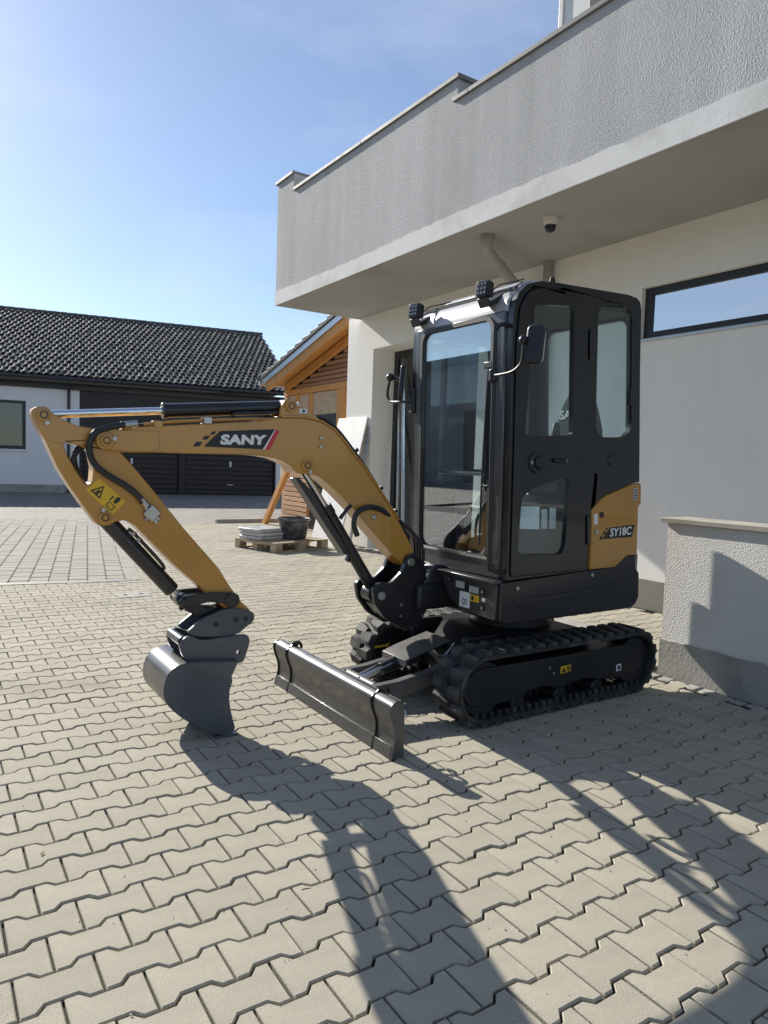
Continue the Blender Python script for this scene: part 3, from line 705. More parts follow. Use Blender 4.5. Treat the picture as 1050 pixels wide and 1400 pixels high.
# building across the yard, mirrored in the glass
t = empty('opposite_building', (-13, 24, 0)); tag(t, 'long low grey building mirrored in the windscreen', 'building')
m = MB(); m.box(-21, -13, 2, 46, 0, 4.85); m.build('wall', M['oppwall'], t)
m = MB(); m.box(-21.5, -12.6, 1.5, 46.5, 4.85, 5.15); m.build('roof_edge', M['fascia'], t)
for k in range(6):
    m = MB(); m.box(-12.995, -12.95, 5+k*7, 8.4+k*7, .1, 3.0); m.build('door', M['garage'], t)
# ================================================================== EXCAVATOR
EX = empty('mini_excavator', (3.25, 3.465, 0)); tag(EX, 'ochre and black mini excavator with closed cab on rubber tracks', 'excavator')
YB = 3.62                                        # boom centre plane
yel, blk, sat = M['yellow'], M['black'], M['blacksatin']
def stadium(c0, c1, r, n=14):
    out = []
    for k in range(n+1):
        a = R(90+180*k/n); out.append((c0[0]+r*math.cos(a), c0[1]+r*math.sin(a)))
    for k in range(n+1):
        a = R(-90+180*k/n); out.append((c1[0]+r*math.cos(a), c1[1]+r*math.sin(a)))
    return out
TC0, TC1, TR = (2.625, .216), (3.93, .216), .191
lug_v = []
for z, hx0, hx1 in ((-.004, .044, .026), (.025, .028, .015)):
    lug_v += [(-hx0, -.105, z), (hx0, -.105, z), (hx0+.006, -.05, z), (hx1+.012, .018, z), (-hx1+.012, .018, z), (-hx0+.006, -.05, z)]
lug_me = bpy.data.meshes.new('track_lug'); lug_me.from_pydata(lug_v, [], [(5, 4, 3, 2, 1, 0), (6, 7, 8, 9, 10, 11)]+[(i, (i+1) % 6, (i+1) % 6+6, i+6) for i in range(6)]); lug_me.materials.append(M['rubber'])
def track(y0, outer):
    """one crawler; outer = -1 when its outer side looks towards -Y"""
    y1 = y0+.23; yc = (y0+y1)/2
    m = MB(); m.prism(stadium(TC0, TC1, TR), y0, y1, 'Y', holes=[stadium(TC0, TC1, TR-.024)])
    for k in range(26):
        x = 2.50+k*.058; m.box(x, x+.024, y0+.012, y0+.05, .044, .082); m.box(x, x+.024, y1-.05, y1-.012, .044, .082)
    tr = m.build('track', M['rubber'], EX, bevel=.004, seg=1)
    per = 2*(TC1[0]-TC0[0])+2*math.pi*TR; n = 37
    for k in range(n):
        for sd in (-1, 1):
            s = (k+(.5 if sd > 0 else 0))*per/n; L1 = TC1[0]-TC0[0]; L2 = math.pi*TR
            if s < L1: p = (TC0[0]+s, TC0[1]+TR); nrm = 90
            elif s < L1+L2: a = 90-180*(s-L1)/L2; p = (TC1[0]+TR*math.cos(R(a)), TC1[1]+TR*math.sin(R(a))); nrm = a
            elif s < 2*L1+L2: p = (TC1[0]-(s-L1-L2), TC1[1]-TR); nrm = -90
            else: a = -90-180*(s-2*L1-L2)/L2; p = (TC0[0]+TR*math.cos(R(a)), TC0[1]+TR*math.sin(R(a))); nrm = a
            zc = Vector((math.cos(R(nrm)), 0, math.sin(R(nrm)))); yc_ = Vector((0, -sd, 0)); xc = (-yc_ if False else yc_).cross(zc)
            mt = Matrix((xc, yc_, zc)).transposed().to_4x4()
            if sd > 0: mt = Matrix((xc, yc_, zc)).transposed().to_4x4()
            o = bpy.data.objects.new('track_lug', lug_me); o.location = (p[0], yc, p[1]); o.rotation_euler = mt.to_euler(); 
            COL.objects.link(o); o.parent = tr; o.matrix_parent_inverse = Matrix(); WORLD[o.name] = Matrix()
    fr = MB(); fr.prism(round_poly([(2.60, .335), (2.50, .30), (2.47, .216), (2.52, .13), (2.66, .115), (2.86, .115), (2.95, .15), (3.10, .165), (3.22, .135), (3.34, .15), (3.46, .165), (3.62, .135), (3.80, .12), (3.97, .14), (4.02, .216), (3.98, .30), (3.88, .335)], .03), y0+.022, y1-.022, 'Y')
    fr.build('track_frame', sat, tr, bevel=.008)
    for x, zz, r in ((2.9, .09, .05), (3.25, .09, .05), (3.58, .09, .05), (TC0[0], .216, .155), (TC1[0], .216, .155)):
        w_ = MB(); w_.cyl((x, y0+.035, zz), (x, y1-.035, zz), r, n=28); w_.build('roller' if r < .1 else 'idler', sat, tr, bevel=.006)
    yo = y0+.022 if outer < 0 else y1-.022
    for (bx, bz) in ((3.13, .275), (3.17, .235)):
        b_ = MB(); b_.cyl((bx, yo-.004, bz), (bx, yo+.004, bz), .011, n=6); b_.build('bolt', M['steel'], tr)
    return tr
tn = track(2.89, -1); tf = track(3.81, 1)
yo = 2.89+.022-.0015
quad('warning_sticker', xz([(3.228, .224), (3.318, .230), (3.316, .272), (3.228, .268)], yo), M['yelprint'], tn)
quad('warning_symbol', xz([(3.236, .230), (3.272, .232), (3.255, .263)], yo-.0014), M['blkprint'], tn)
for k in range(3): quad('print_line', xz([(3.280+k*.012, .232), (3.286+k*.012, .232), (3.286+k*.012, .266), (3.280+k*.012, .266)], yo-.0014), M['blkprint'], tn)
quad('tie_down_sticker', xz([(3.745, .170), (3.792, .173), (3.790, .217), (3.745, .214)], yo), M['white'], tn)
quad('tie_down_symbol', xz([(3.755, .178), (3.783, .180), (3.780, .208), (3.757, .206)], yo-.0014), M['blkprint'], tn)
ya = 3.81+.022-.0015
quad('arrow_sticker', xz([(2.445, .256), (2.470, .238), (2.470, .248), (2.565, .250), (2.60, .238), (2.585, .258), (2.605, .277), (2.565, .266), (2.47, .263), (2.47, .273)], ya), M['yelprint'], tf)

# centre frame and swing ring
m = MB(); m.prism(round_poly([(2.70, .18), (3.75, .18), (3.80, .30), (3.62, .43), (2.95, .43), (2.72, .34)], .03), 3.115, 3.815, 'Y'); cf = m.build('centre_frame', sat, EX, bevel=.012)
m = MB(); m.cyl((3.32, 3.465, .43), (3.32, 3.465, .565), .27, n=48); m.build('swing_ring', sat, cf, bevel=.01)
for yy in (3.17, 3.72):
    m = MB(); m.box(2.70, 2.95, yy, yy+.05, .30, .44); m.build('frame_gusset', sat, cf, bevel=.01)
m = MB(); m.tube([(2.70, 3.28, .31), (2.62, 3.25, .24), (2.66, 3.20, .19), (2.76, 3.19, .25), (2.85, 3.2, .35)], .011, 8); m.build('grease_hose', M['hose'], cf, smooth=True)
m = MB(); m.tube([(2.66, 3.45, .40), (2.63, 3.40, .33), (2.68, 3.36, .29), (2.76, 3.36, .36)], .010, 8); m.build('grease_hose', M['steel'], cf, smooth=True)

# dozer blade
bp_f = [(1.955, .292), (1.925, .276), (1.914, .250), (1.924, .205), (1.946, .145), (1.950, .09), (1.937, .03), (1.928, .0)]
def blade_prof(dx=0.0, th=.034):
    f = [(x+dx, z) for x, z in bp_f]; bk = [(x+dx+th, z) for x, z in reversed(bp_f)]
    bk[-1] = (bk[-1][0]-.006, bk[-1][1]-.006)
    return f+bk
def smooth_prof(pts, n=4):
    out = []
    for i in range(len(pts)-1):
        a, b, c_, d = [Vector(pts[max(0, min(len(pts)-1, i+k))]) for k in (-1, 0, 1, 2)]
        for k in range(n):
            t = k/n; q = .5*((2*b)+(c_-a)*t+(2*a-5*b+4*c_-d)*t*t+(3*b-a-3*c_+d)*t**3); out.append((q.x, q.y))
    out.append(pts[-1]); return out
bp_f = smooth_prof(bp_f)
m = MB(); m.prism(blade_prof(), 2.975, 3.965, 'Y'); bl = m.build('dozer_blade', M['bladepaint'], EX, bevel=.003)
for a, b in ((2.80, 2.962), (3.978, 4.148)):
    m = MB(); m.prism(blade_prof(), a, b, 'Y'); m.build('blade_wing', M['bladepaint'], bl, bevel=.003)
for a, b in ((2.803, 2.960), (2.978, 3.962), (3.981, 4.145)):
    m = MB(); m.prism([(1.922, .001), (1.9365, .001), (1.946, .058), (1.936, .062)], a, b, 'Y'); m.build('cutting_edge', M['bladepaint'], bl, bevel=.002)
for yy in (2.9625, 3.9655):
    rp = [(x-.010, z) for x, z in bp_f]; rp[0] = (1.955, .305)
    m = MB(); m.prism(rp+[(x+.045, z+(.013 if i == len(bp_f)-1 else 0)) for i, (x, z) in enumerate(reversed(bp_f))], yy, yy+.012, 'Y'); m.build('rib', blk, bl, bevel=.002)
    m = MB(); m.tube([(1.952, yy+.006, .303), (1.985, yy+.006, .312), (2.012, yy+.006, .298), (2.018, yy+.006, .262)], .009, 8); m.build('hook', blk, bl, smooth=True)
for yy, s in ((2.788, 1), (4.149, -1)):
    m = MB(); m.prism([(x-.008, z) for x, z in bp_f]+[(1.998, .012), (1.998, .16), (1.99, .285)], yy, yy+.011, 'Y'); m.build('end_plate', M['bladepaint'] if s > 0 else blk, bl, bevel=.002)
for yy in (2.90, 4.05):
    m = MB(); m.tube([(2.0, yy, .20), (2.04, yy, .215), (2.065, yy-.015, .19), (2.05, yy-.02, .165), (2.01, yy, .17)], .008, 8); m.build('lashing_ring', M['steel'], bl, smooth=True)
for k, yy in enumerate((3.30, 3.66)):
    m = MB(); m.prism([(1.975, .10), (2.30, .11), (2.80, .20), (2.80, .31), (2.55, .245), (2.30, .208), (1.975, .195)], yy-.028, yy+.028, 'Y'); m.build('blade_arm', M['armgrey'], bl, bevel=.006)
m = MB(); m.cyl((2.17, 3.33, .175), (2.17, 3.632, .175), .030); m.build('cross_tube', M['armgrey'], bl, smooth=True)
m = MB(); m.cyl((2.10, 3.48, .17), (2.34, 3.48, .24), .016); m.build('cylinder_rod', M['chrome'], bl, smooth=True)
m = MB(); m.cyl((2.30, 3.48, .228), (2.62, 3.48, .32), .036); m.build('cylinder_barrel', sat, bl, bevel=.004)
for dy in (-.03, .03):
    m = MB(); m.tube([(2.16, 3.48+dy, .20), (2.26, 3.48+dy, .235), (2.36, 3.48+dy, .262)], .006, 8); m.build('grease_line', M['steel'], bl, smooth=True)
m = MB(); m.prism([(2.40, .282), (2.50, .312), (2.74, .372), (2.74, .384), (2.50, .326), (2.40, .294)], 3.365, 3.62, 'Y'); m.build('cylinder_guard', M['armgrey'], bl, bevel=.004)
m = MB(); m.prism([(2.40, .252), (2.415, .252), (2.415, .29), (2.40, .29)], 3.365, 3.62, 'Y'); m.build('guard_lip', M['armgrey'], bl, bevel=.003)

# upper frame
m = MB(); m.prism(round_poly([(2.748, .578), (2.80, .556), (3.90, .562), (3.955, .582), (3.985, .63), (3.975, .79), (3.935, .835), (3.933, .915), (3.822, .912), (3.781, .886), (3.713, .842), (3.465, .836), (2.748, .803)], .012), 2.95, 3.895, 'Y')
uf = m.build('upper_frame', blk, EX, bevel=.022, seg=3)
for bx, bz in ((2.872, .765), (3.505, .806)):
    m = MB(); m.cyl((bx, 2.940, bz), (bx, 2.952, bz), .013, n=12); m.build('bolt', M['steel'], uf, bevel=.002)
m = MB(); m.prism([(2.85, .700), (3.55, .722), (3.86, .74), (3.86, .70), (3.55, .682), (2.85, .665)], 2.943, 2.951, 'Y'); m.build('side_swage', blk, uf, bevel=.006)
m = MB(); m.prism(round_poly([(2.968, .583), (2.968, .792), (3.30, .792), (3.47, .790), (3.45, .735), (3.38, .655), (3.30, .602), (3.20, .590)], .012), 2.728, 2.747, 'X'); fp = m.build('front_panel', M['greyframe'], EX, bevel=.004)
m = MB(); m.prism([(2.96, .793), (3.50, .793), (3.50, .812), (2.96, .812)], 2.70, 2.775, 'X'); m.build('panel_flange', M['greyframe'], fp, bevel=.004)
def pq(name, y0, y1, z0, z1, mat, d=0): return quad(name, [(2.7265-d, y1, z0), (2.7265-d, y0, z0), (2.7265-d, y0, z1), (2.7265-d, y1, z1)], mat, fp)
pq('data_plate', 3.245, 3.325, .722, .762, M['silver']); pq('data_plate', 3.205, 3.24, .715, .757, M['blkprint']); pq('data_plate', 3.115, 3.20, .712, .750, M['silver'])
pq('paper_label', 3.19, 3.285, .612, .705, M['white']); pq('caution_sticker', 3.108, 3.184, .660, .702, M['yelprint']); pq('small_label', 3.055, 3.085, .675, .695, M['white'])
pq('caution_symbol', 3.155, 3.175, .670, .692, M['blkprint'], .0014)
text_obj('label_text', 'Q3', M['blkprint'], fp, [(2.7248, 3.262, .625), (2.7248, 3.214, .625), (2.7248, 3.262, .665)], .0004)
for yy, zz in ((3.071, .733), (3.069, .640), (3.375, .760)):
    m = MB(); m.cyl((2.7255, yy, zz), (2.733, yy, zz), .017, n=20); k_ = m.build('port', M['blkprint'], fp)
    m = MB(); m.cyl((2.714, yy, zz), (2.7252, yy, zz), .009, n=12); m.build('key_switch', M['steel'], fp)
m = MB(); m.prism([(2.62, .70), (2.775, .70), (2.775, .83), (2.70, .835), (2.66, .80), (2.64, .742), (2.62, .735)], 3.50, 3.60, 'Y'); m.build('step_plate', M['greyframe'], EX, bevel=.008)
m = MB(); m.box(2.55, 2.78, 3.46, 3.86, .56, .72); m.build('bracket_mount', sat, EX, bevel=.02)

# tail: counterweight rounded in plan
cw = [(3.88, 2.965), (3.965, 2.968), (4.06, 3.042), (4.22, 3.19), (4.34, 3.34), (4.39, 3.46), (4.36, 3.58), (4.24, 3.71), (4.06, 3.83), (3.965, 3.875), (3.88, 3.878)]
m = MB(); m.prism(smooth_prof(cw, 3), .575, .925, 'Z'); m.build('counterweight', blk, EX, bevel=.07, seg=3, angle=50)
m = MB(); m.prism(smooth_prof([(3.86, 2.962), (3.93, 2.967), (4.04, 3.05), (4.20, 3.20), (4.32, 3.34), (4.37, 3.46), (4.33, 3.58), (4.20, 3.71), (4.03, 3.82), (3.93, 3.873), (3.86, 3.876)], 3), .928, 1.36, 'Z'); m.build('tail_hood', yel, EX, bevel=.05, seg=3, angle=50)
# rear hood
hood_o = [(3.465, 1.212), (3.538, 1.274), (3.591, 1.302), (3.84, 1.379), (3.927, 1.387), (3.938, 1.254), (3.914, 1.226), (3.926, .919), (3.822, .914), (3.781, .888), (3.713, .844), (3.478, .841)]
m = MB(); m.prism(hood_o, 2.938, 3.90, 'Y'); hd = m.build('rear_hood', yel, EX, bevel=.010, seg=3)
YH = 2.9365
quad('decal_field', xz([(3.576, 1.030), (3.856, 1.036), (3.883, 1.116), (3.640, 1.102)], YH), M['blkprint'], hd)
for q in ([(3.542, 1.024), (3.567, 1.027), (3.581, 1.051), (3.557, 1.049)], [(3.573, 1.057), (3.597, 1.060), (3.607, 1.080), (3.582, 1.078)], [(3.597, 1.085), (3.614, 1.087), (3.621, 1.102), (3.605, 1.100)]):
    quad('decal_square', xz(q, YH), M['blkprint'], hd)
text_obj('model_lettering', 'SY18C', M['white'], hd, [(3.640, YH-.0016, 1.042), (3.846, YH-.0016, 1.052), (3.643, YH-.0016, 1.096)], .0004, bold=.024)
quad('label_sticker', xz([(3.487, 1.123), (3.521, 1.126), (3.518, 1.191), (3.484, 1.187)], YH), M['white'], hd)
quad('label_sticker', xz([(3.850, 1.271), (3.892, 1.275), (3.890, 1.356), (3.850, 1.350)], YH), M['silver'], hd)
for k in range(4): quad('label_print', xz([(3.856, 1.282+k*.017), (3.886, 1.285+k*.017), (3.886, 1.291+k*.017), (3.856, 1.288+k*.017)], YH-.0014), M['blkprint'], hd)
m = MB(); m.cyl((3.553, 2.934, 1.183), (3.553, 2.9375, 1.183), .019); m.build('hole_plug', M['blkprint'], hd)
m = MB(); m.cyl((3.513, 2.930, 1.075), (3.513, 2.9375, 1.075), .015); m.build('lock', M['steel'], hd, bevel=.002)

# ---- cab
CY0, CY1 = 2.945, 3.895
cab_o = [(2.781, .812), (2.765, 1.617), (2.747, 2.14), (2.747, 2.30), (2.756, 2.37), (2.785, 2.43), (2.844, 2.482), (2.944, 2.515), (3.06, 2.526), (3.306, 2.538), (3.70, 2.556), (3.785, 2.55), (3.822, 2.528), (3.836, 2.48), (3.856, 2.135), (3.915, 1.392), (3.84, 1.384), (3.591, 1.307), (3.538, 1.279), (3.462, 1.214), (3.455, .838)]
door_o = round_poly([(2.802, .832), (3.428, .845), (3.335, 2.500), (2.93, 2.478), (2.835, 2.435), (2.785, 2.35), (2.768, 2.14), (2.785, 1.617)], .02)
rw = round_poly([(3.436, 2.41), (3.47, 2.455), (3.69, 2.485), (3.755, 2.44), (3.806, 1.74), (3.765, 1.675), (3.52, 1.663), (3.468, 1.72)], .05, 5)
m = MB(); m.prism(cab_o, CY0, CY0+.05, 'Y', holes=[door_o, rw]); cab = m.build('cab_frame', blk, EX, bevel=.016, seg=3, angle=30)
m = MB(); m.prism(cab_o, CY1-.05, CY1, 'Y', holes=[round_poly([(2.90, .95), (3.38, .95), (3.40, 2.30), (2.86, 2.30)], .06, 4), round_poly([(3.47, 1.45), (3.80, 1.50), (3.76, 2.30), (3.46, 2.30)], .05, 4)]); m.build('far_side_frame', blk, cab, bevel=.016, seg=3, angle=30)
# roof skin from the windscreen head over to the rear
rsk = [(2.747, 2.325), (2.749, 2.35), (2.758, 2.385), (2.785, 2.434), (2.844, 2.486), (2.944, 2.519), (3.06, 2.530), (3.306, 2.542), (3.70, 2.560), (3.785, 2.553), (3.826, 2.53), (3.838, 2.475)]
m = MB(); inner = [(x+.018 if x < 3.4 else x-.018, z-.022) for x, z in rsk]
m.prism(rsk+list(reversed(inner)), CY0+.051, CY1-.051, 'Y'); m.build('roof', M['roofgrey'], cab, bevel=.004, angle=50)
m = MB(); m.prism([(2.90, 2.508), (2.965, 2.524), (3.68, 2.562), (3.68, 2.582), (2.98, 2.548), (2.93, 2.535)], 3.06, 3.78, 'Y'); m.build('roof_panel', M['roofgrey'], cab, bevel=.01)
# front frame around the windscreen
ff = [(2.996, .815), (2.996, 2.332), (3.844, 2.332), (3.844, .815)]
wsh = rrect(3.095, 3.775, .925, 2.305, .07, 6)
def tilt(o):
    for v in o.data.vertices: v.co.x += .016-.034*(v.co.z-.815)/1.5
    return o
m = MB(); m.prism(ff, 2.752, 2.79, 'X', holes=[wsh]); tilt(m.build('front_frame', M['cabfront'], cab, bevel=.010))
m = MB(); m.prism(rrect(3.083, 3.787, .913, 2.317, .075, 6), 2.744, 2.756, 'X', holes=[rrect(3.105, 3.765, .935, 2.295, .065, 6)]); tilt(m.build('windscreen_seal', M['hose'], cab, bevel=.004))
m = MB(); m.prism(rrect(3.087, 3.783, .917, .933, .007, 3), 2.740, 2.7435, 'X'); tilt(m.build('seal_trim', M['alu'], cab))
m = MB(); m.prism(rrect(3.096, 3.774, .926, 2.304, .066, 6), 2.762, 2.767, 'X'); tilt(m.build('windscreen', M['windscreen'], cab))
m = MB(); m.box(2.772, 2.785, 3.10, 3.77, 1.425, 1.44); tilt(m.build('glass_joint', M['hose'], cab))
# rear frame with glass
rrf = [(2.99, 1.40), (2.99, 2.48), (3.85, 2.48), (3.85, 1.40)]
m = MB(); m.prism(rrf, 3.80, 3.838, 'X', holes=[rrect(3.03, 3.74, 1.50, 2.43, .07, 5)]); rrf_o = m.build('rear_frame', blk, cab, bevel=.008)
for v in rrf_o.data.vertices: v.co.x += .08*(2.48-v.co.z)/1.08-.0
m = MB(); m.box(3.835, 3.84, 3.035, 3.735, 1.505, 2.425); q_ = m.build('rear_glass', M['glass'], cab)
for v in q_.data.vertices: v.co.x += .08*(2.48-v.co.z)/1.08-.02
m = MB(); m.prism([(3.44, 2.405), (3.47, 2.45), (3.69, 2.48), (3.75, 2.437), (3.80, 1.74), (3.762, 1.68), (3.52, 1.668), (3.472, 1.725)], CY0+.012, CY0+.017, 'Y'); m.build('quarter_glass', M['glass'], cab)
m = MB(); m.prism([(2.88, .96), (3.39, .96), (3.41, 2.29), (2.85, 2.29)], CY1-.03, CY1-.025, 'Y'); m.build('far_glass', M['glass'], cab)
m = MB(); m.prism([(3.475, 1.46), (3.79, 1.51), (3.755, 2.29), (3.465, 2.29)], CY1-.03, CY1-.025, 'Y'); m.build('far_glass', M['glass'], cab)
m = MB(); m.box(3.425, 3.452, CY0-.008, CY0+.02, 1.40, 2.35); 
m = MB(); m.prism([(3.362, 2.12), (3.395, 2.122), (3.385, 2.30), (3.352, 2.298)], CY0-.022, CY0+.002, 'Y'); m.build('hinge', blk, cab, bevel=.006)
m = MB(); m.prism([(3.425, 1.00), (3.452, 1.002), (3.440, 1.18), (3.413, 1.178)], CY0-.022, CY0+.002, 'Y'); m.build('hinge', blk, cab, bevel=.006)
m = MB(); m.box(3.775, 3.80, CY0-.006, CY0+.03, 1.88, 1.99); m.build('quarter_glass_latch', blk, cab, bevel=.006)
m = MB(); m.cyl((3.63, CY0-.008, 1.525), (3.63, CY0+.005, 1.525), .036, n=24); m.build('filler_cap', blk, cab, bevel=.006)
for rx in (3.07, 3.70):
    m = MB(); m.prism([(rx-.028, 2.52), (rx+.028, 2.52), (rx+.012, 2.566), (rx-.012, 2.566)], 2.975, 2.99, 'Y'); m.build('lifting_eye', blk, cab, bevel=.004)
# door
up_w = round_poly([(2.897, 2.375), (3.215, 2.412), (3.257, 1.660), (2.866, 1.640)], .028, 4)
lo_w = round_poly([(2.864, 1.290), (2.965, 1.347), (3.19, 1.406), (3.250, 1.405), (3.240, 1.0), (3.211, .950), (2.886, .957), (2.852, .985)], .03, 4)
dr_o = round_poly([(2.806, .837), (3.423, .850), (3.330, 2.495), (2.932, 2.473), (2.838, 2.431), (2.789, 2.347), (2.772, 2.14), (2.789, 1.617)], .03, 4)
m = MB(); m.prism(dr_o, CY0-.010, CY0+.028, 'Y', holes=[up_w, lo_w]); door = m.build('door', blk, EX, bevel=.006)
m = MB(); m.prism([(2.892, 2.38), (3.22, 2.418), (3.262, 1.655), (2.860, 1.635)], CY0+.006, CY0+.011, 'Y'); m.build('pane', M['glass'], door)
m = MB(); m.prism([(2.86, 1.295), (2.965, 1.352), (3.19, 1.411), (3.256, 1.41), (3.245, .995), (3.213, .945), (2.884, .952), (2.847, .98)], CY0+.006, CY0+.011, 'Y'); m.build('pane', M['glass'], door)
m = MB(); m.cyl((2.965, CY0-.020, 1.492), (2.965, CY0-.008, 1.492), .062, n=32); m.build('handle_rose', blk, door, bevel=.008)
m = MB(); m.cyl((2.982, CY0-.034, 1.492), (2.982, CY0-.018, 1.492), .040, n=28); m.build('handle', sat, door, bevel=.008)
m = MB(); m.cyl((2.918, CY0-.024, 1.490), (2.918, CY0-.019, 1.490), .009, n=16); m.build('key_lock', M['steel'], door)
m = MB(); m.tube([(3.10, CY0-.015, 1.505), (3.13, CY0-.03, 1.506), (3.165, CY0-.03, 1.507)], .011, 10); m.build('latch_pin', sat, door, smooth=True)
m = MB(); m.cyl((3.172, CY0-.03, 1.507), (3.180, CY0-.03, 1.507), .016, n=16); m.build('latch_knob', M['steel'], door)
# inside sheet with instruction print behind the lower pane
quad('instruction_sheet', xz([(2.886, 1.105), (3.075, 1.097), (3.068, 1.232), (2.886, 1.236)], CY0+.05), M['white'], door)
quad('instruction_sheet', xz([(3.090, 1.100), (3.140, 1.098), (3.135, 1.215), (3.086, 1.217)], CY0+.05), M['silver'], door)
quad('instruction_sheet', xz([(3.158, 1.098), (3.213, 1.097), (3.208, 1.222), (3.154, 1.226)], CY0+.05), M['silver'], door)
m = MB(); m.box(2.84, 3.26, CY0+.055, CY0+.065, .93, 1.20); m.build('lower_trim', sat, door)
# handrail at the cab corner
m = MB(); m.tube([(2.76, 2.985, 2.245), (2.70, 2.99, 2.245), (2.675, 3.0, 2.215), (2.672, 3.005, 2.14), (2.69, 2.995, .98), (2.695, 2.985, .90), (2.72, 2.97, .868), (2.785, 2.965, .865)], .0125, 12, 6); hr = m.build('handrail', sat, EX, smooth=True)
# near mirror
m = MB(); m.tube([(2.665, 2.998, 1.965), (2.64, 2.93, 1.957), (2.63, 2.82, 1.962), (2.63, 2.765, 1.985), (2.63, 2.742, 2.02), (2.63, 2.738, 2.11)], .0085, 10); mir = m.build('mirror', sat, EX, smooth=True)
m = MB(); m.cyl((2.665, 2.998, 1.925), (2.665, 2.998, 2.0), .026, n=18); m.build('clamp', sat, mir, bevel=.01)
m = MB(); m.lathe([(0, .026), (.013, .022), (.022, .012), (.026, 0), (.022, -.012), (.013, -.022), (0, -.026)], (2.63, 2.738, 2.12), 18); m.build('ball_joint', sat, mir, smooth=True)
m = MB(); m.xf = Matrix.Translation((2.67, 2.695, 2.10)) @ Euler((0, R(8), R(22))).to_matrix().to_4x4(); m.prism(rrect(-.046, .046, -.105, .10, .028, 4), -.020, .020, 'X'); m.build('mirror_shell', sat, mir, bevel=.012, seg=3)
m = MB(); m.xf = Matrix.Translation((2.70, 2.707, 2.10)) @ Euler((0, R(8), R(22))).to_matrix().to_4x4(); m.prism(rrect(-.040, .040, -.098, .092, .024, 4), -.004, .004, 'X'); m.build('mirror_glass', M['mirror'], mir)
# far mirror
m = MB(); m.tube([(2.75, 3.86, 1.872), (2.70, 3.95, 1.872), (2.70, 4.06, 1.878), (2.70, 4.10, 1.90), (2.70, 4.115, 1.95), (2.70, 4.09, 2.03)], .0095, 10); mir = m.build('mirror', sat, EX, smooth=True)
m = MB(); m.lathe([(0, .03), (.018, .024), (.028, .01), (.03, 0), (.025, -.015), (.012, -.026), (0, -.03)], (2.70, 4.085, 2.045), 18); m.build('ball_joint', sat, mir, smooth=True)
m = MB(); m.xf = Matrix.Translation((2.73, 3.985, 2.02)) @ Euler((R(-6), R(4), R(-38))).to_matrix().to_4x4(); m.prism(rrect(-.055, .055, -.14, .10, .028, 4), -.016, .016, 'X'); m.build('mirror_shell', sat, mir, bevel=.01, seg=3)
m = MB(); m.tube([(2.72, 4.07, 2.04), (2.725, 4.02, 2.03), (2.73, 3.99, 2.02)], .014, 10); m.build('mirror_stem', sat, mir, smooth=True)
m = MB(); m.cyl((2.745, 3.862, 1.80), (2.745, 3.862, 1.96), .02, n=14); m.build('clamp', sat, mir, bevel=.004)
for k in range(4):
    m = MB(); m.cyl((2.735, 3.85, 1.80+k*.05), (2.735, 3.90, 1.805+k*.05), .009, n=10); m.build('clamp_bolt', sat, mir)
# work lights
for (ly, lz, ry) in ((3.80, 2.445, 10), (3.135, 2.46, 8)):
    T_ = Matrix.Translation((2.69, ly, lz)) @ Euler((0, R(6), R(ry))).to_matrix().to_4x4()
    m = MB(); m.xf = T_; m.prism(rrect(-.046, .046, -.048, .048, .016, 3), -.022, .022, 'X'); wl = m.build('work_light', sat, EX, bevel=.004)
    m = MB(); m.xf = T_; m.prism(rrect(-.036, .036, -.038, .038, .008, 2), -.0245, -.0225, 'X'); m.build('lens', M['dome'], wl)
    for a in range(3):
        for b in range(3):
            m = MB(); m.xf = T_; m.cyl((-.0262, -.024+a*.024, -.025+b*.025), (-.0246, -.024+a*.024, -.025+b*.025), .0088, n=10); m.build('led', M['lens'], wl)
    for k in range(6):
        m = MB(); m.xf = T_; m.box(.0225, .040, -.034+k*.0125, -.029+k*.0125, -.04, .04); m.build('cooling_fin', sat, wl)
    m = MB(); m.prism([(2.70, lz-.10), (2.80, lz-.055), (2.83, lz-.005), (2.80, lz-.01), (2.70, lz-.075), (2.685, lz-.045), (2.675, lz-.05)], ly-.045, ly+.045, 'Y'); m.build('bracket', sat, wl, bevel=.004)
    m = MB(); m.tube([(2.73, ly, lz-.02), (2.77, ly-.03, lz+.03), (2.83, ly-.06, lz+.05), (2.90, ly-.10, lz+.075)], .004, 8); m.build('cable', M['hose'], wl, smooth=True)
    m = MB(); m.tube([(2.73, ly-.02, lz-.03), (2.76, ly-.06, lz-.01), (2.80, ly-.09, lz+.0), (2.88, ly-.11, lz+.055)], .004, 8); m.build('cable', M['hose'], wl, smooth=True)
# wiper
m = MB(); m.tube([(2.735, 3.12, 2.02), (2.730, 3.125, 1.7), (2.732, 3.135, 1.25), (2.74, 3.14, 1.0)], .006, 8); wp = m.build('wiper', sat, EX, smooth=True)
m = MB(); m.box(2.735, 2.748, 3.108, 3.122, 1.35, 2.05); m.build('wiper_blade', M['hose'], wp)
m = MB(); m.box(2.728, 2.752, 3.085, 3.16, 2.02, 2.06); m.build('wiper_motor', sat, wp, bevel=.006)
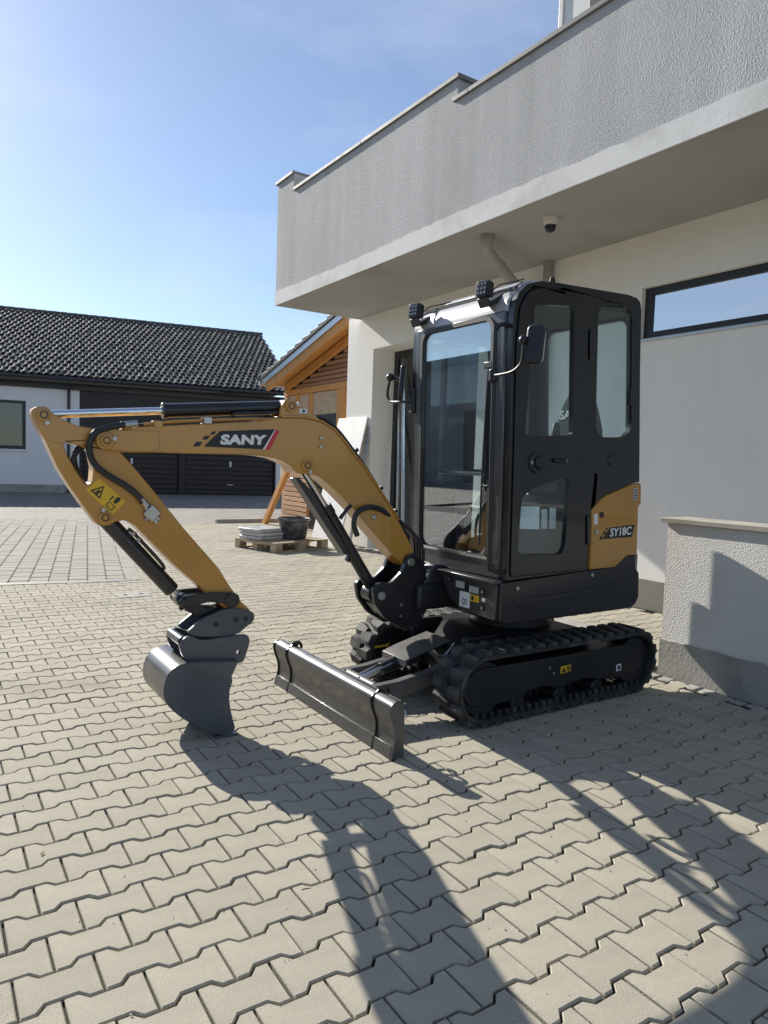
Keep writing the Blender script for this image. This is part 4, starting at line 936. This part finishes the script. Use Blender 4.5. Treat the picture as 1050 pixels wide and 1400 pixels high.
# cab inside
it = MB(); it.box(2.80, 3.80, 2.998, 3.842, .80, .83); inn = it.build('cab_floor', sat, EX)
m = MB(); m.box(3.42, 3.80, 3.0, 3.84, .83, 1.30); m.build('seat_box', sat, inn, bevel=.02)
m = MB(); m.prism(round_poly([(3.26, 1.30), (3.66, 1.30), (3.66, 1.40), (3.60, 1.43), (3.28, 1.42)], .03), 3.06, 3.48, 'Y'); m.build('seat_cushion', M['seat'], inn, bevel=.025, seg=3)
m = MB(); m.prism(round_poly([(3.06, 1.40), (3.07, 1.72), (3.13, 1.90), (3.20, 1.985), (3.30, 1.985), (3.37, 1.90), (3.43, 1.72), (3.44, 1.40)], .05, 4), 3.60, 3.70, 'X'); sb_ = m.build('seat_back', M['seat'], inn, bevel=.03, seg=3)
text_obj('seat_lettering', 'SANY', M['white'], inn, [(3.598, 3.37, 1.79), (3.598, 3.14, 1.79), (3.598, 3.37, 1.85)], .0006, bold=.03)
for yy in (3.03, 3.50):
    m = MB(); m.box(3.20, 3.52, yy-.04, yy+.04, 1.42, 1.50); m.build('arm_console', sat, inn, bevel=.015)
    m = MB(); m.tube([(3.22, yy, 1.50), (3.20, yy, 1.60), (3.21, yy, 1.66)], .010, 10); m.build('joystick', sat, inn, smooth=True)
    m = MB(); m.lathe([(0, 0), (.018, .005), (.026, .03), (.024, .08), (.014, .105), (0, .11)], (3.21, yy, 1.63), 14); m.build('joystick_knob', M['hose'], inn, smooth=True)
for yy in (3.30, 3.40, 3.50, 3.60):
    m = MB(); m.tube([(2.96, yy, .83), (2.93, yy, 1.05), (2.95, yy, 1.16)], .009, 8); m.build('pedal_lever', sat, inn, smooth=True)
m = MB(); m.cyl((2.90, 3.10, 1.415), (2.90, 3.76, 1.42), .017); m.build('grab_bar', M['alu'], inn, smooth=True)
m = MB(); m.box(2.84, 2.95, 3.62, 3.83, .83, 1.36); m.build('side_console', sat, inn, bevel=.02)
m = MB(); m.tube([(3.43, 3.10, 1.55), (3.43, 3.02, 1.60), (3.42, 3.02, 1.9), (3.43, 3.06, 2.06), (3.47, 3.12, 2.10)], .013, 10); m.build('inner_rail', sat, inn, smooth=True)
m = MB(); m.box(2.80, 3.79, 3.0, 3.84, 2.45, 2.47); m.build('headliner', M['seat'], inn)

# ---- swing post and boom
sp = MB(); pbk = round_poly([(2.243, .715), (2.262, .62), (2.335, .525), (2.472, .446), (2.58, .455), (2.66, .56), (2.655, .72), (2.600, .868), (2.545, .915), (2.487, .895), (2.45, .80), (2.37, .735), (2.29, .745)], .02)
for a, b in ((YB-.115, YB-.082), (YB+.082, YB+.115)):
    m = MB(); m.prism(pbk, a, b, 'Y'); m.build('swing_post_plate', blk, EX, bevel=.006)
m = MB(); m.cyl((2.56, YB, .44), (2.56, YB, .74), .085, n=28); swp = m.build('swing_post', blk, EX, bevel=.012)
m = MB(); m.prism(round_poly([(2.30, .60), (2.36, .53), (2.47, .46), (2.56, .47), (2.56, .72), (2.42, .70)], .02), YB-.081, YB+.081, 'Y'); m.build('swing_web', blk, swp, bevel=.01)
for q in ((2.512, .858), (2.305, .665)):
    m = MB(); m.cyl((q[0], YB-.125, q[1]), (q[0], YB+.125, q[1]), .026, n=24); m.build('pin', M['steel'], swp, bevel=.003)
for q in ((2.45, .60), (2.45, .53), (2.62, .52), (2.60, .70)):
    m = MB(); m.cyl((q[0], YB-.119, q[1]), (q[0], YB-.114, q[1]), .010, n=8); m.build('bolt', M['steel'], swp)

boom_o = [(.701, 1.511), (.697, 1.531), (.723, 1.553), (.813, 1.575), (.891, 1.592), (1.169, 1.621), (1.497, 1.656), (1.644, 1.684), (1.763, 1.692), (1.822, 1.688), (1.891, 1.676), (1.973, 1.635), (2.037, 1.576), (2.088, 1.52), (2.191, 1.416), (2.326, 1.253), (2.438, 1.111), (2.556, .936), (2.55, .868), (2.50, .826), (2.413, .896), (2.256, 1.048), (2.135, 1.171), (2.023, 1.269), (1.94, 1.335), (1.882, 1.372), (1.831, 1.383), (1.772, 1.382), (1.736, 1.393), (1.708, 1.425), (1.664, 1.447), (1.607, 1.465), (1.53, 1.474), (1.459, 1.478), (1.145, 1.472), (.998, 1.472), (.858, 1.466), (.757, 1.468), (.724, 1.484)]
BN, BF = YB-.075, YB+.075
m = MB(); m.prism(boom_o, BN, BF, 'Y'); boom = m.build('boom', yel, EX, bevel=.006, seg=2)
# edge weld flanges along the top
def strip(name, pts, y0, y1, th, mat, parent, bevel=.003):
    m = MB(); up_ = []
    for i, p in enumerate(pts):
        a = Vector(pts[max(i-1, 0)]); b = Vector(pts[min(i+1, len(pts)-1)]); d = (b-a).normalized(); n_ = Vector((-d.y, d.x)); up_.append((p[0]+n_.x*th, p[1]+n_.y*th))
    m.prism(list(pts)+list(reversed(up_)), y0, y1, 'Y'); return m.build(name, mat, parent, bevel=bevel)
top = [(1.644, 1.684), (1.763, 1.692), (1.822, 1.688), (1.891, 1.676), (1.973, 1.635), (2.037, 1.576), (2.088, 1.52), (2.191, 1.416), (2.326, 1.253), (2.438, 1.111)]
strip('top_flange', top, BN-.006, BF+.006, .010, yel, boom)
strip('tip_doubler', [(.74, 1.475), (.86, 1.472), (.99, 1.477)], BN-.005, BN+.001, .10, yel, boom, .003)
lug_o = round_poly([(1.640, 1.680), (1.640, 1.74), (1.668, 1.788), (1.725, 1.788), (1.765, 1.752), (1.853, 1.714), (1.893, 1.675)], .03)
for a in (YB-.070, YB+.046):
    m = MB(); m.prism(lug_o, a, a+.024, 'Y'); m.build('cylinder_lug', yel, boom, bevel=.004)
def pinset(px, pz, y, r, parent, tabdir=(1, .3)):
    m = MB(); m.cyl((px, y-.016, pz), (px, y+.002, pz), r*1.45, n=28); m.build('pin_boss', yel, parent, bevel=.004)
    m = MB(); m.cyl((px, y-.022, pz), (px, y-.0155, pz), r, n=24); m.build('pin', yel, parent, bevel=.002)
    m = MB(); m.prism([(px+r*.86*math.cos(2*math.pi*k/20), pz+r*.86*math.sin(2*math.pi*k/20)) for k in range(20)], y-.0232, y-.0218, 'Y', holes=[[(px+r*.62*math.cos(2*math.pi*k/20), pz+r*.62*math.sin(2*math.pi*k/20)) for k in range(20)]]); m.build('pin_groove', M['blkprint'], parent)
    d = Vector(tabdir).normalized(); q = Vector((px, pz))+d*r*1.9
    m = MB(); m.cyl((q.x, y-.016, q.y), (q.x, y+.002, q.y), r*.55, n=6); m.build('lock_bolt', M['steel'], parent)
pinset(.737, 1.519, BN-.012, .020, boom, (1, .25)); pinset(1.697, 1.751, YB-.070, .022, boom, (1, .3)); pinset(1.800, 1.431, BN, .022, boom, (.6, -1))
m = MB(); m.cyl((.737, BN-.013, 1.519), (.737, BN+.01, 1.519), .045, n=32); m.build('tip_boss', yel, boom, bevel=.005)
m = MB(); m.cyl((1.80, BN-.003, 1.431), (1.80, BF+.003, 1.431), .05, n=32); m.build('cylinder_boss', yel, boom, bevel=.004)
for zz in (1.585, 1.535):
    m = MB(); m.box(1.876, 1.896, BN-.012, BN, zz-.008, zz+.010); m.build('hose_clip', M['steel'], boom, bevel=.002)
m = MB(); m.cyl((2.256, BN-.010, 1.135), (2.256, BN, 1.135), .015, n=16); m.build('grease_boss', M['steel'], boom, bevel=.003)
YD = BN-.0014
quad('decal_field', xz([(1.214, 1.510), (1.538, 1.509), (1.606, 1.620), (1.298, 1.593)], YD), M['blkprint'], boom)
quad('decal_red', xz([(1.553, 1.508), (1.580, 1.508), (1.634, 1.610), (1.613, 1.620)], YD), M['red'], boom)
quad('decal_line', xz([(1.539, 1.509), (1.550, 1.508), (1.612, 1.620), (1.607, 1.620)], YD), M['white'], boom)
for q in ([(1.159, 1.508), (1.193, 1.510), (1.207, 1.533), (1.173, 1.532)], [(1.205, 1.545), (1.233, 1.547), (1.247, 1.566), (1.219, 1.564)], [(1.245, 1.573), (1.268, 1.575), (1.280, 1.591), (1.257, 1.588)]):
    quad('decal_square', xz(q, YD), M['blkprint'], boom)
text_obj('brand_lettering', 'SANY', M['white'], boom, [(1.300, YD-.0016, 1.523), (1.556, YD-.0016, 1.533), (1.305, YD-.0016, 1.577)], .0004, bold=.055)
quad('lift_point_sticker', xz([(1.752, 1.716), (1.800, 1.716), (1.800, 1.742), (1.752, 1.742)], YB-.0715), M['white'], boom)
m = MB(); m.cyl((1.778, YB-.074, 1.729), (1.778, YB-.0722, 1.729), .008, n=12); m.build('lift_symbol', M['blkprint'], boom)
# steel lines and hoses along the boom top
m = MB(); m.tube([(.92, BN+.02, 1.605), (1.10, BN+.02, 1.632), (1.45, BN+.02, 1.665), (1.60, BN+.02, 1.675), (1.72, BN+.03, 1.705)], .009, 10); m.build('hydraulic_line', yel, boom, smooth=True)
m = MB(); m.tube([(.90, BN+.05, 1.600), (1.10, BN+.05, 1.632), (1.45, BN+.05, 1.665), (1.62, BN+.05, 1.69)], .009, 10); m.build('hydraulic_line', M['hose'], boom, smooth=True)
for cx, cz in ((.985, 1.606), (1.235, 1.640), (.835, 1.592)):
    m = MB(); m.box(cx-.022, cx+.022, BN-.004, BN+.06, cz-.014, cz+.022); m.build('line_clamp', M['steel'] if cx > 1 else yel, boom, bevel=.004)
for k in range(4):
    yy = YB-.045+k*.03
    m = MB(); m.tube([(1.80, yy, 1.70), (1.90, yy, 1.70), (2.0, yy, 1.645), (2.10, yy, 1.545), (2.22, yy, 1.41), (2.35, yy, 1.245), (2.46, yy, 1.115), (2.57, yy-.02*k*.5, 1.03+k*.008), (2.65, yy, .93+k*.01), (2.655, yy, .80)], .0115, 10); m.build('hose', M['hose'], boom, smooth=True)
for q in ((2.31, 1.30), (2.42, 1.16), (2.13, 1.52)):
    m = MB(); m.xf = Matrix.Translation((q[0], 0, q[1])) @ Matrix.Rotation(R(-51 if False else 51), 4, 'Y'); m.box(-.011, .011, YB-.058, YB+.058, -.02, .024); m.build('hose_clamp', sat, boom, bevel=.003)
m = MB(); m.tube([(2.135, BN-.02, 1.03), (2.106, BN-.025, 1.10), (2.125, BN-.03, 1.165), (2.20, BN-.03, 1.197), (2.294, BN-.015, 1.183), (2.36, BN+.01, 1.15), (2.44, BN+.03, 1.10), (2.55, BN+.05, 1.0)], .016, 12); m.build('hose', M['hose'], boom, smooth=True)
m = MB(); m.tube([(2.02, BN-.015, 1.13), (2.045, BN-.02, 1.17), (2.09, BN-.012, 1.205)], .012, 10); m.build('hose', M['hose'], boom, smooth=True)

# boom cylinder
m = MB(); m.cyl((1.815, YB, 1.405), (2.06, YB, 1.065), .020); bc = m.build('boom_cylinder', M['chrome'], EX, smooth=True)
m = MB(); m.cyl((1.98, YB, 1.176), (2.305, YB, .70), .036, n=32); m.build('barrel', blk, bc, bevel=.006)
m = MB(); m.cyl((1.965, YB, 1.197), (2.0, YB, 1.148), .040, n=32); m.build('gland', blk, bc, bevel=.004)
m = MB(); m.cyl((2.305, YB-.05, .665), (2.305, YB+.05, .665), .05, n=28); m.build('eye', blk, bc, bevel=.006)
dg_ = Vector((2.305-1.80, .70-1.431)).normalized(); ng = Vector((dg_.y, -dg_.x))
g0 = Vector((1.78, 1.335)); 
m = MB(); A_ = Vector((1.755, 1.352)); B_ = Vector((2.08, .90)); dA = (B_-A_).normalized(); nA = Vector((-dA.y, dA.x))
m.prism(round_poly([tuple(A_), tuple(A_+nA*.02), tuple(A_+dA*.12+nA*.048), tuple(B_+nA*.048), tuple(B_+nA*.012), tuple(A_+dA*.12+nA*.004)], .012), YB-.044, YB+.044, 'Y'); m.build('rod_guard', blk, bc, bevel=.004)
m = MB(); m.cyl((2.09, YB-.055, .895), (2.115, YB-.055, .88), .016, n=8); m.build('guard_bolt', blk, bc)

# stick
stick_o = [(.422, 1.631), (.43, 1.648), (.447, 1.658), (.482, 1.662), (.497, 1.652), (.507, 1.637), (.553, 1.607), (.616, 1.582), (.674, 1.574), (.734, 1.565), (.784, 1.535), (.803, 1.475), (.859, 1.414), (.977, 1.273), (1.126, 1.088), (1.31, .879), (1.379, .771), (1.449, .68), (1.488, .644), (1.504, .612), (1.503, .587), (1.480, .560), (1.441, .565), (1.371, .641), (1.337, .669), (1.225, .772), (1.079, .904), (.956, 1.031), (.885, 1.106), (.838, 1.136), (.793, 1.131), (.765, 1.114), (.737, 1.111), (.704, 1.121), (.639, 1.214), (.586, 1.293), (.533, 1.383), (.482, 1.503), (.432, 1.599)]
cut_o = round_poly([(.554, 1.492), (.569, 1.503), (.627, 1.489), (.672, 1.466), (.688, 1.386), (.683, 1.317), (.654, 1.304), (.617, 1.362), (.575, 1.44)], .012)
SN, SF = YB-.058, YB+.058
m = MB(); m.prism(stick_o, SN, SF, 'Y', holes=[cut_o]); stk = m.build('stick', yel, EX, bevel=.006)
pinset(.472, 1.622, SN, .020, stk, (.4, -1)); pinset(.739, 1.151, SN, .020, stk, (-.2, 1))
m = MB(); m.cyl((1.376, SN-.045, .707), (1.376, SF+.045, .707), .024, n=24); m.build('link_pin', M['steel'], stk, bevel=.003)
quad('warning_sticker', xz([(.655, 1.283), (.776, 1.164), (.838, 1.228), (.714, 1.339)], SN-.0014), M['yelprint'], stk)
ST = SN-.0030
cS = Vector((.715, 1.283)); dS = Vector((.776-.655, 1.164-1.283)).normalized(); nS = Vector((-dS.y, dS.x))
def sp_(a, b): q = Vector((.655, 1.283))+dS*a+nS*b; return (q.x, q.y)
tri_o = [sp_(.015, .012), sp_(.075, .012), sp_(.045, .072)]; tri_c = [sum(p[i] for p in tri_o)/3 for i in (0, 1)]
tri_i = [(p[0]*.68+tri_c[0]*.32, p[1]*.68+tri_c[1]*.32) for p in tri_o]
m = MB(); m.prism(tri_o, ST, ST+.0012, 'Y', holes=[tri_i]); m.build('warning_symbol', M['blkprint'], stk)
m = MB(); m.prism([sp_(.036, .020), sp_(.054, .020), sp_(.050, .030), sp_(.056, .038), sp_(.044, .044), sp_(.038, .032)], ST, ST+.0012, 'Y'); m.build('warning_symbol', M['blkprint'], stk)
m = MB(); m.prism([sp_(.128, .045), sp_(.142, .045), sp_(.146, .075), sp_(.138, .084), sp_(.124, .075)], ST, ST+.0012, 'Y'); m.build('warning_figure', M['blkprint'], stk)
m = MB(); m.prism([sp_(.112, .010), sp_(.152, .010), sp_(.152, .036), sp_(.112, .036)], ST, ST+.0012, 'Y', holes=[[sp_(.116, .013), sp_(.148, .013), sp_(.148, .033), sp_(.116, .033)]]); m.build('warning_bucket', M['blkprint'], stk)
m = MB(); m.prism([sp_(.110, .040), sp_(.116, .047), sp_(.113, .047), sp_(.113, .060), sp_(.116, .060), sp_(.110, .068), sp_(.104, .060), sp_(.107, .060), sp_(.107, .047), sp_(.104, .047)], ST, ST+.0012, 'Y'); m.build('warning_arrow', M['blkprint'], stk)
# bent hose on the stick with valve block
m = MB(); m.tube([(.86, SN-.03, 1.603), (.80, SN-.035, 1.594), (.735, SN-.04, 1.578), (.690, SN-.042, 1.555), (.668, SN-.04, 1.52), (.662, SN-.035, 1.47), (.685, SN-.025, 1.41), (.74, SN-.02, 1.36), (.831, SN-.02, 1.305), (.885, SN-.02, 1.262), (.915, SN-.02, 1.225)], .0155, 12); hs = m.build('hose', M['hose'], stk, smooth=True)
m = MB(); m.cyl((.905, SN-.02, 1.243), (.935, SN-.02, 1.203), .016, n=12); m.build('hose_fitting', M['steel'], stk, bevel=.002)
m = MB(); m.cyl((.82, SN-.033, 1.598), (.88, SN-.03, 1.607), .017, n=12); m.build('hose_fitting', M['steel'], stk, bevel=.002)
m = MB(); m.xf = Matrix.Translation((.958, SN-.014, 1.170)) @ Matrix.Rotation(R(42), 4, 'Y'); m.box(-.032, .032, -.016, .014, -.032, .032); m.build('valve_block', M['steel'], stk, bevel=.005)
for q in ((-.045, .0), (.045, .0), (.0, -.045), (.05, -.02)):
    m = MB(); m.xf = Matrix.Translation((.958, SN-.016, 1.170)) @ Matrix.Rotation(R(42), 4, 'Y'); m.cyl((q[0]*.6, 0, q[1]*.6), (q[0], 0, q[1]), .010, n=10); m.build('valve_fitting', M['steel'], stk)
for k, yy in enumerate((YB-.02, YB+.02)):
    m = MB(); m.tube([(.67, yy, 1.50), (.62, yy, 1.46), (.60+k*.02, yy, 1.40), (.62+k*.02, yy, 1.34), (.66, yy, 1.30)], .013, 10); m.build('hose', M['hose'], stk, smooth=True)

# stick cylinder
m = MB(); m.cyl((.49, YB, 1.628), (1.08, YB, 1.687), .019, n=24); sc = m.build('stick_cylinder', M['chrome'], EX, smooth=True)
m = MB(); m.cyl((1.028, YB, 1.6815), (1.665, YB, 1.745), .037, n=32); m.build('barrel', blk, sc, bevel=.005)
m = MB(); m.cyl((1.022, YB, 1.681), (1.045, YB, 1.6833), .040, n=32); m.build('gland', blk, sc, bevel=.003)
m = MB(); m.cyl((1.697, YB-.042, 1.751), (1.697, YB+.042, 1.751), .040, n=28); m.build('eye', blk, sc, bevel=.004)
m = MB(); m.tube([(1.645, YB-.045, 1.715), (1.50, YB-.048, 1.701), (1.40, YB-.048, 1.692), (1.375, YB-.04, 1.675), (1.40, YB-.03, 1.66)], .008, 10); m.build('port_line', blk, sc, smooth=True)
text_obj('part_number', '1073', M['silver'], sc, [(1.50, YB-.0345, 1.690), (1.56, YB-.0345, 1.696), (1.50, YB-.0345, 1.704)], .0006)

# bucket cylinder and linkage
bcA, bcB = Vector((.745, 0, 1.150)), Vector((1.128, 0, .716)); dB = (bcB-bcA).normalized()
m = MB(); p0 = bcA+dB*.46; m.cyl((p0.x, YB, p0.z), (bcB.x, YB, bcB.z), .019); kc = m.build('bucket_cylinder', M['chrome'], EX, smooth=True)
p1 = bcA+dB*.515; m = MB(); m.cyl((bcA.x+dB.x*.02, YB, bcA.z+dB.z*.02), (p1.x, YB, p1.z), .040, n=32); m.build('barrel', blk, kc, bevel=.005)
m = MB(); m.cyl((.739, YB-.045, 1.151), (.739, YB+.045, 1.151), .044, n=28); m.build('eye', blk, kc, bevel=.005)
nB = Vector((-dB.z, 0, dB.x)); 
q = [bcA+dB*.12-nB*-.046, bcA+dB*.17-nB*-.052, bcA+dB*.36-nB*-.052, bcA+dB*.40-nB*-.040]
m = MB(); m.tube([(v.x, YB-.012, v.z) for v in q], .009, 10); m.build('port_line', blk, kc, smooth=True)
for s_ in (.16, .20):
    v = bcA+dB*s_+nB*.05; m = MB(); m.cyl((v.x-.008, YB-.025, v.z), (v.x+.008, YB-.005, v.z), .011, n=8); m.build('port_fitting', M['steel'], kc)
m = MB(); m.cyl((1.128, YB-.115, .716), (1.128, YB+.115, .716), .022, n=20); lk = m.build('bucket_link', blk, EX, bevel=.003)
for sd in (-1, 1):
    y0 = YB+sd*.082-.012
    m = MB(); m.prism(round_poly([(1.095, .715), (1.115, .748), (1.18, .752), (1.28, .755), (1.38, .747), (1.41, .707), (1.38, .672), (1.34, .69), (1.25, .708), (1.17, .69), (1.12, .682)], .02, 4), y0, y0+.024, 'Y'); m.build('guide_link', blk, lk, bevel=.005)
    m = MB(); m.cyl((1.376, y0-.010, .707), (1.376, y0+.034, .707), .040, n=28); m.build('link_boss', blk, lk, bevel=.005)
m = MB(); m.prism(round_poly([(1.09, .725), (1.12, .752), (1.165, .74), (1.235, .672), (1.34, .66), (1.345, .61), (1.26, .60), (1.20, .625), (1.11, .685)], .02, 4), YB-.045, YB+.045, 'Y'); m.build('tipping_link', blk, lk, bevel=.006)
for q in ((1.088, .72), (1.098, .69), (1.125, .685)):
    m = MB(); m.cyl((q[0], YB-.125, q[1]), (q[0], YB-.10, q[1]), .010, n=8); m.build('link_bolt', sat, lk)

# quick coupler
cp_o = round_poly([(1.137, .558), (1.225, .625), (1.331, .658), (1.365, .664), (1.460, .650), (1.500, .630), (1.508, .600), (1.495, .575), (1.453, .55), (1.425, .526), (1.368, .511), (1.202, .527), (1.165, .537)], .015, 3)
m = MB(); m.cyl((1.115, YB-.10, .515), (1.115, YB+.10, .515), .026, n=20); cpl = m.build('quick_coupler', M['greyframe'], EX, smooth=True)
for y0 in (YB-.092, YB+.068):
    m = MB(); m.prism(cp_o, y0, y0+.024, 'Y'); m.build('coupler_plate', M['bucket'], cpl, bevel=.004)
m = MB(); m.prism(round_poly([(1.18, .54), (1.26, .60), (1.40, .60), (1.42, .535), (1.35, .52)], .02), YB-.068, YB+.068, 'Y'); m.build('coupler_body', M['bucket'], cpl, bevel=.006)
for q in ((1.29, .585), (1.40, .60), (1.455, .60)):
    m = MB(); m.cyl((q[0], YB-.098, q[1]), (q[0], YB-.0915, q[1]), .012, n=16); m.build('coupler_bolt', sat, cpl, bevel=.002)

# bucket
KN, KF = YB-.165, YB+.225
side_o = [(1.386, .388), (1.354, .319), (1.359, .295), (1.344, .246), (1.343, .197), (1.35, .147), (1.365, .087), (1.378, .043), (1.362, .006), (1.284, .020), (1.219, .048), (1.154, .1), (1.098, .141), (1.035, .207), (1.008, .258), (1.006, .312), (1.022, .364), (1.056, .399), (1.102, .414), (1.16, .415)]
back = smooth_prof([(1.378, .000), (1.30, .014), (1.219, .046), (1.154, .097), (1.098, .138), (1.033, .204), (1.004, .258), (1.002, .313), (1.018, .368), (1.054, .404), (1.102, .419), (1.17, .421), (1.39, .395)], 3)
inner = [(x+(.012 if x < 1.2 else 0), z+(.010 if z < .25 else -.010)) for x, z in back]
m = MB(); m.prism(back+list(reversed(inner)), KN-.002, KF+.002, 'Y'); bkt = m.build('bucket', M['bladepaint'], EX, bevel=.002, angle=50)
for y0 in (KN-.002, KF-.010):
    m = MB(); m.prism(side_o, y0+(-.0005 if y0 < YB else .0005), y0+.012, 'Y'); m.build('side_plate', M['bucket'], bkt, bevel=.002)
m = MB(); m.box(1.27, 1.395, KN-.008, KF+.008, -.004, .012); m.build('cutting_edge', M['bucket'], bkt, bevel=.003)
ear_o = round_poly([(1.090, .500), (1.103, .530), (1.135, .545), (1.170, .532), (1.205, .515), (1.30, .515), (1.421, .521), (1.456, .519), (1.470, .493), (1.466, .459), (1.437, .372), (1.40, .37), (1.373, .395), (1.186, .395), (1.149, .412), (1.110, .438)], .018, 3)
for y0 in (YB-.118, YB+.094):
    m = MB(); m.prism(ear_o, y0, y0+.024, 'Y', holes=[rrect(1.395, 1.418, .418, .440, .004, 2)]); m.build('ear_plate', M['bucket'], bkt, bevel=.004)

# ---- small litter on the paving
lm = MB(); lm.add([(-.03, 0, .004), (-.01, .013, .010), (.012, .012, .006), (.032, 0, .012), (.012, -.012, .007), (-.01, -.012, .004), (0, 0, .002)], [(0, 1, 6), (1, 2, 6), (2, 3, 6), (3, 4, 6), (4, 5, 6), (5, 0, 6)])
lf = lm.build('dry_leaf', M['leaf'], recalc=False)
LV = [((2.02, 2.47), 40, .45, 'pale dry leaf on the shaded paving just in front of the near track'), ((2.28, .98), 80, .5, 'pinkish dry leaf on the paving near the bottom right'),
      ((.36, 2.72), 60, .45, 'brown dry leaf on the paving left of the bucket')]
for i, ((x, y), a, s_, lb) in enumerate(LV):
    o = lf if i == 0 else lf.copy()
    if i: COL.objects.link(o)
    o.location = (x, y, 0.002); o.rotation_euler = (0, 0, R(a)); o.scale = (s_, s_, s_); tag(o, lb, 'leaf', 'dry leaves on the paving')
tw = MB(); tw.tube([(0, 0, .001), (.014, .003, .002), (.034, .0, .001)], .0016, 6)
t1 = tw.build('twig', M['larchdark']); t1.location = (1.07, 2.06, 0); t1.rotation_euler = (0, 0, R(-10)); tag(t1, 'short dark twig on the sunny paving left of the stick shadow', 'twig')

# weeds in the joints and loose grit
rw_ = random.Random(11); wd = MB()
for (x, y) in [p for p in near if rw_.random() < .10]+[p for p in spots if p[1] > 3.2 and rw_.random() < .012]:
    bx, by = x+rw_.choice((-1, 1))*rw_.uniform(.0, .09), y+PRW/2+rw_.uniform(-.012, .012)
    for q in range(rw_.randint(3, 8)):
        a = rw_.uniform(0, 6.28); h = rw_.uniform(.006, .018); l = rw_.uniform(.004, .016); ox, oy = bx+rw_.uniform(-.02, .02), by+rw_.uniform(-.003, .003)
        d = Vector((math.cos(a), math.sin(a), 0)); s_ = Vector((-d.y, d.x, 0))*.0016; o_ = Vector((ox, oy, -.006))
        wd.add([o_-s_, o_+s_, o_+d*l+Vector((0, 0, h))], [(0, 1, 2)])
tag(wd.build('joint_weeds', M['weed'], recalc=False), 'tiny green weeds sprouting in the paving joints', 'weeds', kind='stuff')
gr = MB()
for q in range(900):
    r_ = rw_.uniform(.3, 9.0); 
    x, y = rw_.uniform(-.6, 4.2), rw_.uniform(.6, 8.5)
    s_ = rw_.uniform(.0012, .0034)
    gr.add([(x-s_, y-s_*.7, .0005), (x+s_, y-s_, .0005), (x+s_*.8, y+s_, .0005), (x-s_, y+s_*.9, .0005), (x, y, s_*1.3)], [(0, 1, 4), (1, 2, 4), (2, 3, 4), (3, 0, 4)])
tag(gr.build('loose_grit', M['grit'], recalc=False), 'scattered pale grit crumbs on the paving', 'grit', kind='stuff')
